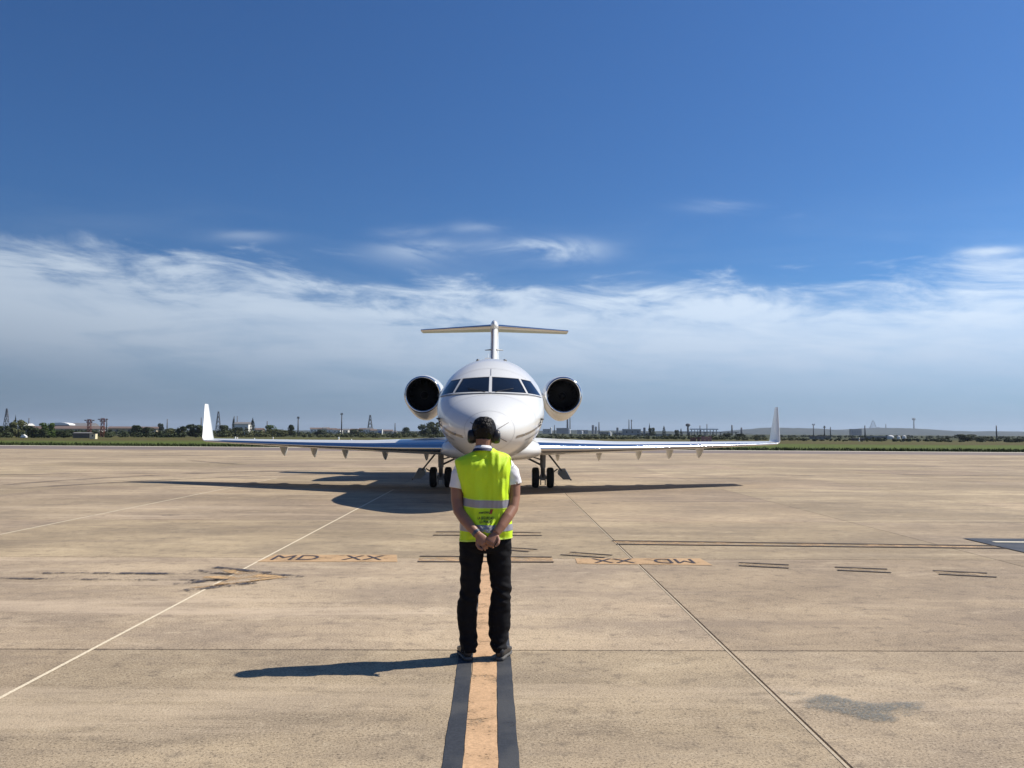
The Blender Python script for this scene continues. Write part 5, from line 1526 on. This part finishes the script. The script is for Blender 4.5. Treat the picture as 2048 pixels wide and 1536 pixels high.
# white canopy on piers and long dark viaduct
o = empty('canopy', (170.0, 700, 0), label='long white canopy on piers right of the dark tower', cat='canopy')
zc = 5.11
MB().box((0, 0, zc), (22, 5, 0.9)).build('roof', M['tankwhite'], o)
for i in range(9):
    MB().box((-10 + 2.5 * i, 0, zc / 2 - 0.2), (0.5, 0.6, zc - 0.5)).build('pier', M['midgrey'], o)
o = empty('viaduct', (223.76, 900, 0), label='long dark viaduct deck running behind the white canopy', cat='viaduct')
zc = 3.28
MB().box((0, 0, zc), (62, 4, 0.9)).build('deck', M['mastgrey'], o)
for i in range(8):
    MB().box((-28 + 8 * i, 0, (zc - 0.45) / 2), (1.0, 1.4, zc - 0.45)).build('pier', M['mastgrey'], o)
for (x, y), r_, h_, lb in (((67.37, 500), 0.75, 2.0, 'white upright tank right of the refinery'), ((94.01, 1400), 1.6, 9.5, 'slim white upright tank beside the fuselage'), ((123.65, 1400), 1.6, 7.0, 'white upright tank at the right end of the refinery block'), ((133.43, 1300), 1.5, 4.0, 'small white tank in the low refinery building row'),
                           ((151.45, 330), 1.2, 0.7, 'broad white tank, leftmost of three below the roller coaster hill'), ((156.87, 335), 0.65, 0.85, 'white tank, middle of three below the hill'), ((161.39, 340), 0.75, 0.9, 'white tank, rightmost of three below the hill')):
    tank(x, y, r_, h_, 'tankwhite', lb, 0.5)

# --- hills
def hills_mat():
    m, t, b = new_mat('hill_scrub')
    P = t.n('ShaderNodeNewGeometry', out=0)
    n = t.noise(P, 0.03, 6.0, 0.65)
    n2 = t.noise(P, 0.006, 4.0, 0.6)
    c = t.mix(t.smooth(n, 0.35, 0.65), (0.012, 0.020, 0.012), (0.040, 0.044, 0.030))
    c = t.mix(t.smooth(n2, 0.5, 0.7, 0.0, 0.5), c, (0.065, 0.060, 0.045))
    sset(t, b, col=c, rough=0.95, spec=0.1)
    return m
M['hill'] = hills_mat()
def ridge(name, Y, depth, prof, seed, rough=1.0):
    xs_ = [p[0] for p in prof]
    n = 420
    rows = []
    for r_ in range(9):
        u = r_ / 8
        k = math.sin(math.pi * u)
        row = []
        for i in range(n + 1):
            x = xs_[0] + (xs_[-1] - xs_[0]) * i / n
            z = interp(prof, x)[0]
            z = z * k + (noise.noise(Vector((x * 0.012, u * 3, seed))) * 1.6 + noise.noise(Vector((x * 0.06, u * 9, seed))) * 1.3 + abs(noise.noise(Vector((x * 0.02, u * 5, seed + 4)))) * 2.0) * rough * k
            row.append((x, Y + depth * (u - 0.5), max(-2, z) - 0.3 * (1 - k)))
        rows.append(row)
    tag(MB().loft(rows, cap=False, closed=False).build(name, M['hill'], smooth=True), kind='structure')
ridge('hills', 4000, 1500, [(1045.27, -4.76), (1114.54, 4.76), (1176.92, 21.15), (1253.23, 27.29), (1294.88, 30.96), (1357.39, 25.55), (1415.31, 28.15), (1508.06, 21.75), (1647.36, 23.64), (1740.35, 28.74), (1798.52, 31.81), (1880.02, 28.33), (1996.58, 20.88), (2113.28, 18.04), (2230.14, 15.2), (2312.04, 19.09), (2370.58, 13.62), (2487.77, 7.3), (2816.74, 2.07), (3525.73, 3.4)], 3)
ridge('low_rise', 2600, 900, [(-2016.63, 2.49), (-1585.65, 5.52), (-1368.92, 4.48), (-1151.37, 4.17), (-1005.88, 7.15), (-830.79, 2.93), (-625.84, 4.75), (-331.78, 4.09), (23.1, 4.48), (246.01, 8.62), (469.79, 7.57), (694.43, 3.54)], 8, 0.7)

# --- fairground on the hill crest
o = empty('roller_coaster', (1732.38, 3950, 27.34 - 3), label='roller coaster with one tall hill on the right skyline', cat='ride')
tr = []
for i in range(41):
    u = i / 40
    x = -32 + 64 * u
    z = 37 * math.exp(-((x - 1) / 11) ** 2) + 7 * math.exp(-((x - 26) / 6) ** 2) + 3
    tr.append((x, 0, z))
MB().tube(tr, 1.3, 6).build('track', M['coaster'], o)
for x, _, z in tr[8:33:3]:
    MB().tube([(x - 2, 0, 0), (x, 0, z)], 0.45, 5).tube([(x + 2, 3, 0), (x, 0, z)], 0.45, 5).build('support', M['coaster'], o)
pole('observation_tower', 1896.64, 3900, 76.35, 3.6, 'slim observation tower with a rounded head on the right skyline', cat='tower', head=(8.0, 11))
pole('ride_tower', 1792.13, 3950, 49.27, 3.0, 'short ride tower right of the roller coaster', cat='tower')

# --- air: even haze over the whole place
hz = MB().box((0, 4400, 45), (18600, 9600, 94)).build('haze', None)
tag(hz, 'thin blue summer haze over the airfield', 'haze', kind='stuff')
hm_ = bpy.data.materials.new('haze')
hm_.use_nodes = True
nt = hm_.node_tree
nt.nodes.remove(nt.nodes['Principled BSDF'])
pv_ = nt.nodes.new('ShaderNodeVolumePrincipled')
pv_.inputs['Color'].default_value = (0.72, 0.84, 1.0, 1)
pv_.inputs['Density'].default_value = 0.0001
pv_.inputs['Anisotropy'].default_value = 0.2
nt.links.new(pv_.outputs[0], nt.nodes['Material Output'].inputs['Volume'])
hz.data.materials.clear()
hz.data.materials.append(hm_)
